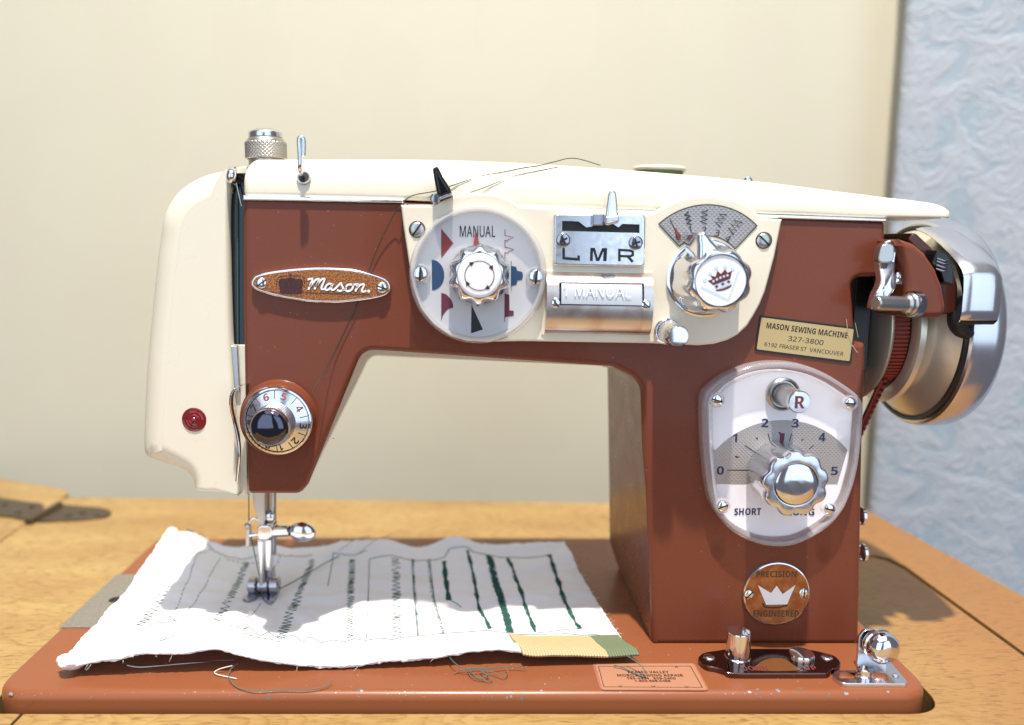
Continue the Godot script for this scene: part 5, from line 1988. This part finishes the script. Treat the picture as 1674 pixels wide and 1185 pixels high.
func cloth_uv(p: Vector2) -> Vector2:
	var q := Vector2(0.5, 0.5)
	for k in 4:
		var a: Vector2 = CLOTH[0].lerp(CLOTH[1], q.x)
		var b: Vector2 = CLOTH[3].lerp(CLOTH[2], q.x)
		var e := p - a.lerp(b, q.y)
		var du: Vector2 = (CLOTH[1] - CLOTH[0]).lerp(CLOTH[2] - CLOTH[3], q.y)
		var dv := b - a
		var det := du.cross(dv)
		q += Vector2(e.cross(dv), du.cross(e)) / det
	return q


func cloth_xz(q: Vector2) -> Vector2:
	return CLOTH[0].lerp(CLOTH[1], q.x).lerp(CLOTH[3].lerp(CLOTH[2], q.x), q.y)


func cloth_height(p: Vector2) -> float:
	var q := cloth_uv(p)
	var u := clampf(q.x, 0.0, 1.0)
	var v := clampf(q.y, 0.0, 1.0)
	var h := 1.5 + maxf(0.0, sample_line(front_lift, u)) * pow(1.0 - v, 2.3) + maxf(0.0, sample_line(rear_lift, u)) * pow(v, 3.0)
	h += 1.0 * exp(-pow((u - 0.03) / 0.05, 2.0)) + 3.5 * exp(-pow((u - 0.12) / 0.09, 2.0) - pow((v - 0.72) / 0.2, 2.0))
	h += (2.2 * cloth_noise.get_noise_2d(p.x * 0.8, p.y * 1.4) + 0.5 * cloth_noise.get_noise_2d(p.x * 3.0 + 60, p.y * 4.0)) * (0.5 + v * 0.6)
	var foot := Vector2(p.x + 108.0, p.y + 46.0)
	var press := exp(-foot.length_squared() / 260.0)
	# gathers run out from the presser foot
	h += 0.7 * sin(foot.angle() * 11.0) * exp(-pow((foot.length() - 24.0) / 12.0, 2.0))
	return maxf(lerpf(h, 1.9, press), 1.3)


func on_cloth(p: Vector2, over := 0.0) -> Vector3:
	return Vector3(p.x, cloth_height(p) + over, p.y)


func swatch() -> void:
	cloth_noise = noise(0.03, 61, 2)
	var t := thing("fabric_swatch", "white cotton test swatch covered in rows of green stitching, lying under the presser foot", "fabric")
	var s := Shape.new()
	var top := []
	var low := []
	var ragged := noise(0.25, 62, 2)
	for j in 91:
		var row := PackedVector3Array()
		var row2 := PackedVector3Array()
		for i in 171:
			var q := Vector2(i / 170.0, j / 90.0)
			var p := cloth_xz(q)
			if j == 0 or j == 90:
				p.y += ragged.get_noise_1d(i * 2.0 + j) * 1.1
			if i == 170:
				p.x += ragged.get_noise_1d(j * 3.0 + 500.0) * 0.8
			row.append(on_cloth(p))
			row2.append(on_cloth(p, -1.25))
		top.append(row)
		low.append(row2)
	s.grid(top)
	for i in s.v.size():
		s.t[i] = Vector2(s.v[i].x, s.v[i].z)
	var under := Shape.new()
	s.grid(low)
	for e in [0, 90]:
		s.grid([top[e], low[e]])
	var r0 := PackedVector3Array()
	var r1 := PackedVector3Array()
	for j in 91:
		r0.append(top[j][170])
		r1.append(low[j][170])
	s.grid([r0, r1])
	obj("cloth", s, M.white_cotton, t)
	# rolled hem down the left side and a flatter one along the front
	var h := Shape.new()
	var rows := []
	for j in 181:
		var v := j / 180.0
		var mid := cloth_xz(Vector2(0.006, lerpf(-0.015, 1.0, v)))
		var y := cloth_height(mid)
		var wob := 1.0 + 0.22 * ragged.get_noise_1d(j * 1.7) + 0.12 * sin(j * 1.3)
		var fat := (1.5 if v < 0.05 else 1.0) * wob * (sqrt(maxf(0.04, v / 0.03)) if v < 0.03 else 1.0)
		var row := PackedVector3Array()
		for k in 12:
			var a := TAU * k / 12.0
			row.append(Vector3(mid.x + 3.4 * fat * cos(a) * lerpf(1.15, 0.8, v), y + 0.9 + 2.3 * fat * sin(a), mid.y + 0.5 * sin(j * 0.9 + k)))
		rows.append(row)
	h.grid(rows, true)
	for e in [0, 180]:
		var poly := PackedVector2Array()
		for q in rows[e]:
			poly.append(Vector2(q.x, q.y))
		h.cap(poly, rows[e][0].z, Transform3D())
	obj("side_hem", h, M.white_cotton, t)
	var fh := Shape.new()
	rows = []
	for i in 161:
		var u := lerpf(0.02, 1.0, i / 160.0)
		var row := PackedVector3Array()
		for k in 12:
			var a := TAU * k / 12.0
			var fat := 1.0 + 0.18 * ragged.get_noise_1d(i * 1.9 + 900.0)
			var mid := cloth_xz(Vector2(u, 0.02))
			var y := cloth_height(mid)
			row.append(Vector3(mid.x, y - 0.1 + 1.35 * fat * sin(a), mid.y + 3.4 * fat * cos(a) + 0.4 * ragged.get_noise_1d(i * 2.3)))
		rows.append(row)
	fh.grid(rows, true)
	obj("front_hem", fh, M.white_cotton, t)
	var sm := Shape.new()
	cloth_line(sm, PackedVector2Array([cloth_xz(Vector2(0.065, 0.02)), cloth_xz(Vector2(0.05, 0.5)), cloth_xz(Vector2(0.05, 0.97))]), 0.22, 0.1)
	cloth_line(sm, PackedVector2Array([cloth_xz(Vector2(0.05, 0.085)), cloth_xz(Vector2(0.5, 0.075)), cloth_xz(Vector2(0.86, 0.075))]), 0.16, 0.05)
	obj("hem_seam", sm, M.seam_grey, t)
	# loose fibres along the cut edges
	var fz := Shape.new()
	for i in 150:
		var u := rng.randf()
		var v := -0.02 if i % 6 == 1 else 1.0
		if i % 5 == 0:
			v = rng.randf()
			u = 1.0
		if v < 0.0 and u > 0.78:
			continue
		var b := on_cloth(cloth_xz(Vector2(u, v)), rng.randf_range(-1.0, 1.2))
		var d := Vector3(rng.randf_range(-0.8, 0.8), rng.randf_range(-0.6, 0.9), 1.0 if v < 0.0 else -1.0) if u < 1.0 else Vector3(1, rng.randf_range(-0.5, 0.8), rng.randf_range(-0.7, 0.7))
		var far := rng.randf_range(0.8, 2.4)
		fz.tube(PackedVector3Array([b - d * 0.4, b + d * far * 0.5, b + d * far + Vector3(rng.randf_range(-0.5, 0.5), -0.3, 0)]), 0.09, 3, 0.04)
	obj("frayed_fibres", fz, M.white_cotton, t).set_meta("kind", "stuff")
	ribbon(t)
	stitches(t)


func cloth_line(s: Shape, path: PackedVector2Array, r: float, over: float, dense := 2.0) -> void:
	var pts := PackedVector3Array()
	for i in path.size() - 1:
		var n := maxi(1, int(path[i].distance_to(path[i + 1]) / dense))
		for k in n:
			pts.append(on_cloth(path[i].lerp(path[i + 1], float(k) / n), over))
	pts.append(on_cloth(path[path.size() - 1], over))
	s.tube(pts, r, 5)


func walk(path: PackedVector2Array, step: float) -> PackedVector2Array:
	var out := PackedVector2Array()
	var left := 0.0
	for i in path.size() - 1:
		var d := path[i].distance_to(path[i + 1])
		var at_ := left
		while at_ < d:
			out.append(path[i].lerp(path[i + 1], at_ / d))
			at_ += step
		left = at_ - d
	return out


# rows of stitching: kind is straight, dashed, zigzag, comb or satin
func stitch(t: Node3D, path: PackedVector2Array, kind: String, amp: float, step: float, r: float, m: Material) -> void:
	var s := Shape.new()
	r = maxf(0.2, r * 0.74)
	var p := walk(path, step)
	var over := 0.12
	if kind == "straight":
		cloth_line(s, path, r, over)
	elif kind == "dashed":
		for i in range(0, p.size() - 1, 2):
			cloth_line(s, PackedVector2Array([p[i], p[i].lerp(p[i + 1], 0.85 + rng.randf() * 0.5)]), r, over)
	else:
		var pts := PackedVector2Array()
		for i in p.size():
			var d := (p[mini(i + 1, p.size() - 1)] - p[maxi(i - 1, 0)]).normalized()
			var side := d.orthogonal()
			var wild := amp * rng.randf_range(0.75, 1.2)
			if kind == "zigzag":
				pts.append(p[i] + side * wild * (1.0 if i % 2 else -1.0))
			elif kind == "comb":
				pts.append(p[i])
				pts.append(p[i] + side * wild * 1.6 + d * step * 0.3)
				pts.append(p[i] + d * step * 0.4)
			else:
				var swell := 0.35 + 0.65 * absf(sin(i * 0.07 + path[0].x)) if kind == "knot" else 1.0
				pts.append(p[i] + side * wild * swell * (1.0 if i % 2 else -1.0))
		cloth_line(s, pts, r, over, 3.0)
	obj("stitching", s, m, t)


func stitches(t: Node3D) -> void:
	var teal: Material = M.thread_green
	stitch(t, P([-166.38, -109.67, -165.45, -92.84, -161.77, -71.33]), "zigzag", 2.5, 1.5, 0.32, teal)
	stitch(t, P([-161.71, -72.98, -158.85, -49.49, -156.54, -29.02, -155.63, -9.85]), "zigzag", 2.2, 1.75, 0.3, teal)
	stitch(t, P([-152.13, -100.17, -154.44, -83.99, -150.68, -63.27, -143.68, -15.4]), "dashed", 0, 1.5, 0.22, teal)
	stitch(t, P([-142.54, -87.49, -138.85, -47.27, -138.42, -27.02, -136.94, -5.63]), "dashed", 0, 1.5, 0.16, M.thread_teal)
	stitch(t, P([-127.15, -86.61, -125.56, -71.33, -124.63, -57.81, -123.07, -38.65]), "zigzag", 1.8, 1.7, 0.29, teal)
	stitch(t, P([-122.75, -36.55, -121.45, -20.48, -119.02, -4.45]), "zigzag", 1.9, 2.6, 0.27, M.thread_teal)
	stitch(t, P([-158.46, -10.46, -150.14, -6.83, -149.96, -12.91, -143.11, -6.23, -138.95, -8.03]), "straight", 0, 1, 0.16, M.thread_teal)
	stitch(t, P([-145.31, -16.66, -136.44, -5.04]), "straight", 0, 1, 0.14, M.thread_teal)
	stitch(t, P([-112.6, -0.93, -109.82, -3.85, -105.73, -0.35, -103.39, -5.04, -96.61, 2.52, -94.47, -3.27, -87.62, 4.22, -82.7, -0.93, -76.92, 5.35, -74.93, 0.23, -68.61, 4.22, -63.69, 0.8, -58.96, 2.52, -54.4, -0.35, -49.07, 1.95, -43.24, -0.35, -36.1, 1.38]), "straight", 0, 1, 0.17, M.thread_teal)
	stitch(t, P([-36.21, 0.23, -26.63, -2.09, -13.71, -1.51, 1.4, -0.93, 16.66, 1.38, 26.58, -1.51, 55.88, -0.93, 64.85, 3.66]), "straight", 0, 1, 0.15, M.thread_teal)
	stitch(t, P([-104.04, 3.66, -92.02, 5.35, -85.59, 7.02]), "dashed", 0, 1.6, 0.14, M.thread_teal)
	stitch(t, P([-106.65, -35.85, -106.4, -19.2, -104.08, 2.52]), "dashed", 0, 1.4, 0.16, M.thread_teal)
	stitch(t, P([-91.6, -91.04, -90.51, -67.27, -90, -45.08]), "zigzag", 1.6, 1.25, 0.27, teal)
	stitch(t, P([-89.84, -44.36, -89.1, -20.48, -87.21, 3.66]), "zigzag", 2.1, 1.65, 0.32, teal)
	stitch(t, P([-80.42, -94.65, -76.83, -57.04]), "straight", 0, 1, 0.26, teal)
	stitch(t, P([-68.38, -86.61, -63.02, -44.36]), "zigzag", 1.7, 1.0, 0.24, teal)
	stitch(t, P([-62.91, -43.64, -56.63, -0.35]), "zigzag", 1.7, 1.3, 0.27, M.thread_teal)
	stitch(t, P([-45.02, -90.15, -58.65, -85.73, -53.5, -40.77, -49.02, 0.23]), "straight", 0, 1, 0.2, teal)
	stitch(t, P([-43.99, -86.61, -39.62, -44.36, -34.98, -1.51]), "zigzag", 2.1, 1.9, 0.28, M.thread_teal)
	stitch(t, P([-35.32, -90.15, -31.16, -48.01, -26.15, -3.27]), "comb", 0.7, 1.5, 0.2, teal)
	stitch(t, P([-24.84, -88.37, -20.1, -40.77, -13.43, -1.51]), "comb", -0.9, 2.2, 0.22, teal)
	stitch(t, P([-16.74, -83.99, -14.87, -59.36, -12.59, -37.95]), "knot", 1.2, 0.35, 0.42, teal)
	stitch(t, P([-12.59, -37.95, -8.85, -35.16, -6.34, -31.05]), "straight", 0, 1, 0.22, teal)
	stitch(t, P([-3.85, -94.65, 0, -63.27, 2.11, -31.05, 7.32, -3.85]), "knot", 1.0, 0.42, 0.3, teal)
	stitch(t, P([8.34, -91.94, 11.35, -60.91, 14.5, -31.05, 16.46, -0.35]), "satin", 1.75, 0.3, 0.24, teal)
	stitch(t, P([18.81, -92.84, 23.03, -60.91, 26.01, -27.02, 28.2, -4.45]), "knot", 1.15, 0.4, 0.3, teal)
	stitch(t, P([42.66, -94.65, 44.51, -68.07, 44.92, -44.36, 47.13, -21.13, 49.39, -6.83]), "knot", 1.3, 0.4, 0.28, teal)
	stitch(t, P([-161.33, -109.67, -148.07, -97.4, -132.19, -91.04, -110.2, -91.94, -92.49, -95.56]), "zigzag", 0.5, 1.5, 0.24, teal)
	stitch(t, P([-138.75, -87.49, -127.1, -83.99, -114.68, -84.86]), "dashed", 0, 1.5, 0.28, teal)
	stitch(t, P([-80.27, -93.75, -66.87, -92.84, -61.19, -94.65]), "zigzag", 0.5, 1.6, 0.22, teal)
	stitch(t, P([-44.84, -88.37, -25.82, -87.49, -16.94, -89.26, -14.04, -96.48, -3.52, -98.32, -0.7, -93.75, 19.16, -92.84, 43.62, -93.75]), "zigzag", 0.6, 1.0, 0.28, teal)
	stitch(t, P([29, -3.85, 35.2, -3.85, 49.18, -7.43]), "straight", 0, 1, 0.18, M.thread_teal)
	stitch(t, P([-111.03, -72.98, -110.36, -83.99, -109.5, -91.94]), "dashed", 0, 1.6, 0.2, M.thread_teal)
	var l := Shape.new()
	cloth_line(l, P([-77.36, -95.23, -62.57, -119.25]), 0.25, 0.1)
	cloth_line(l, P([-65.42, -92.51, -49.69, -119.25]), 0.22, 0.1)
	obj("chalk_line", l, M.seam_grey, t)


func ribbon(t: Node3D) -> void:
	for part in [[0.795, 0.945, M.ribbon_gold], [0.947, 1.0, M.ribbon_green]]:
		var s := Shape.new()
		var cords := 30 if part[0] < 0.9 else 12
		for k in cords:   # ribbed edging, each rib a cord across it
			var u := lerpf(part[0], part[1], k / float(cords - 1))
			var pts := PackedVector3Array()
			for j in 8:
				var v := lerpf(-0.025, 0.105 + 0.05 * (u - 0.8), j / 7.0)
				var p := cloth_xz(Vector2(u - 0.012 * (v - 0.05) * 10.0, v))
				pts.append(Vector3(p.x, cloth_height(p) + (0.9 if j > 0 else -0.4) + (0.6 if v < 0.05 else 0.0), p.y))
			s.tube(pts, 0.72, 6)
		obj("ribbon_edge", s, part[2], t)


func loose(path: PackedVector3Array, r: float, m: Material, label: String, group := "") -> void:
	var s := Shape.new()
	s.tube(smooth_path(path, 8), r, 6)
	tag(obj("thread", s, m), label, "thread", group)


func over_cover(p: PackedVector2Array) -> PackedVector3Array:   # points on the front of the cream cover
	var out := PackedVector3Array()
	for q in p:
		var yl := sample_line(cover_low, q.x)
		var yh := sample_line(cover_high, q.x)
		var lift := clampf(((q.y - yl) / (yh - yl) - 0.25) / 0.75, 0.0, 1.0)
		out.append(Vector3(q.x, q.y, 0.4 - 21.6 * (1.0 - cos(asin(lift)))))
	return out


func threads() -> void:
	# on the machine
	var up_front := Q([-68.44, 118.15, 10, -61.17, 132.02, 2, -50.2, 154.63, 1.5, -41.58, 176.89, 1.5, -33.79, 192.17, 3, -30.72, 195.37, 4])
	up_front.append_array(over_cover(P([-28.33, 198.98, -24.59, 200.8, -16.39, 202.26, -8.95, 204.67, 2.19, 208.44, 12.56, 210.62, 21.43, 212.64, 28.08, 213.87])))
	up_front.append_array(Q([36.03, 216.67, -24, 44.63, 218.2, -24, 58.9, 216.66, -40]))
	loose(up_front, 0.2, M.thread_dark, "dark green thread running from the tension dial up over the cream cover")
	loose(over_cover(P([-1.52, 201.75, 3.68, 203.5, 9.62, 205.9, 17.02, 208.81, 28.11, 211.34, 36.23, 213.22])), 0.2, M.thread_pale, "pale thread crossing the cream cover above the pattern dial")
	loose(Q([-101.57, 205.97, -8, -102.54, 180, -8, -104.21, 137.26, -8, -104.86, 115.32, -8]), 0.22, M.thread_teal, "teal thread hanging inside the black take-up lever slot")
	loose(Q([-112.73, 61.41, -45, -113.14, 49.69, -45, -113.45, 40.69, -45]), 0.25, M.thread_dark, "dark thread dropping from the head to the needle clamp")
	loose(Q([-112.51, 34.13, -45, -111.43, 26.6, -45, -109.96, 17.76, -45, -108.67, 8.87, -45, -108.59, 4.53, -45]), 0.25, M.thread_green, "green thread slanting down beside the needle to its eye")
	loose(Q([-99.95, 5, -47.96, -94.92, 4.5, -58.28, -88.76, 4.5, -71.25, -81.89, 5, -83.28, -76.27, 6, -89.45]), 0.3, M.thread_green, "green thread tail trailing back from the presser foot over the swatch")
	# at the front of the swatch
	loose(Q([-132.95, 7, 3.55, -137.58, 8.5, 14.21, -145.39, 8, 18, -150.64, 6, 20.41, -151.94, 4, 21.24, -146.22, 2.4, 22.35, -136.27, 2, 22.51, -124.76, 2, 20.57, -114.36, 2, 19.52, -102.04, 2.5, 19.54]), 0.22, M.thread_dark, "dark thread looping off the front edge of the swatch at the left")
	loose(Q([-149.01, 1.2, 21.35, -142.44, 1, 22.47, -129.39, 1.2, 20.61, -114.69, 1.5, 18.61, -103.87, 2, 18.62]), 0.27, M.thread_white, "white thread lying in front of the swatch beside the dark loop")
	loose(Q([-102.73, 3, 24.91, -107.82, 2, 25.74, -109.66, 1.2, 27.19, -106.97, 0.8, 28.63, -99.14, 0.6, 31.09]), 0.2, M.thread_white, "short white thread end bent back in front of the swatch")
	loose(Q([-100.97, 3, 23.15, -103.46, 1.6, 26.47, -101.79, 0.8, 32.14, -96.84, 0.5, 37.78, -89.66, 0.5, 40.05, -78.87, 0.6, 39.69, -67.97, 0.8, 39.76, -60.95, 1.4, 38.39, -58.58, 2.5, 35.12]), 0.2, M.thread_pale, "grey green thread in a long loop before the swatch")
	loose(Q([-14.05, 3, -1.92, -12.79, 4, 8.87, -9.45, 4.5, 23.07, -2.92, 3, 27.7, 7.55, 2, 25.29, 15.69, 2, 23.72, 22.13, 1.4, 24.52]), 0.2, M.thread_teal, "teal thread falling over the front hem at the middle of the swatch")
	loose(Q([-8.56, 0.6, 26.94, -4.56, 1.5, 25.47, 2.71, 2, 24.82, 5.85, 2.4, 30.14, 2.64, 2, 33.19, -1.31, 1, 29.93, -2.54, 1.2, 24.93, 1.87, 1, 31.43, 5.79, 1, 33.66, 7.38, 2, 33.19, 2.69, 2, 27.14, 8.27, 2, 28.67, 12.18, 1.4, 31.39, 14.03, 2, 28.67, 13.6, 2.5, 25.25]), 0.2, M.thread_pale, "tangle of pale thread loops in front of the swatch's middle")
	loose(Q([65.06, 6, 21.45, 68.31, 5, 24.34, 70.77, 4, 27.49, 72.05, 2.5, 29.67, 72.18, 2, 30.7]), 0.24, M.thread_pale, "pale thread end hanging off the ribbon corner over the tan label")
	loose(Q([59.97, 1.5, 21.64, 63.86, 1, 23.06, 67.02, 0.8, 26.32, 69.32, 0.7, 28.4, 71.67, 0.6, 30.14]), 0.26, M.thread_teal, "teal thread end lying across the tan label's lettering")
	# spool standing behind the cover
	var t := thing("thread_spool", "cream spool wound with green thread on the pin behind the machine", "spool")
	var c := Vector3(100.87, 220.02, -104)
	var up := Transform3D(Basis(Vector3(1, 0, 0), Vector3(0, 0, -1), Vector3(0, 1, 0)), c) * Transform3D(Basis(Vector3(0, 1, 0), 0.035), Vector3.ZERO)
	var f := Shape.new()
	f.lathe(P([0, 2.4, 13.6, 1.6, 14.2, 0.8, 13.8, -0.4, 12.6, -0.6]), up, 48)
	f.lathe(P([12.6, -39.2, 14.0, -39.6, 14.2, -41, 0, -41]), up, 48)
	obj("spool_flange", f, M.cream_paint, t)
	var g := Shape.new()
	var prof := PackedVector2Array()
	for i in 60:
		prof.append(Vector2(12.4 + (0.35 if i % 2 else 0.0), -0.5 - 38.6 * i / 59.0))
	g.lathe(prof, up, 40)
	obj("wound_thread", g, M.ribbon_green, t)
	var p := Shape.new()
	p.lathe(P([3, -41, 3, -70, 9, -70.5, 9, -78]), up, 24)
	obj("spool_pin", p, M.chrome, t)
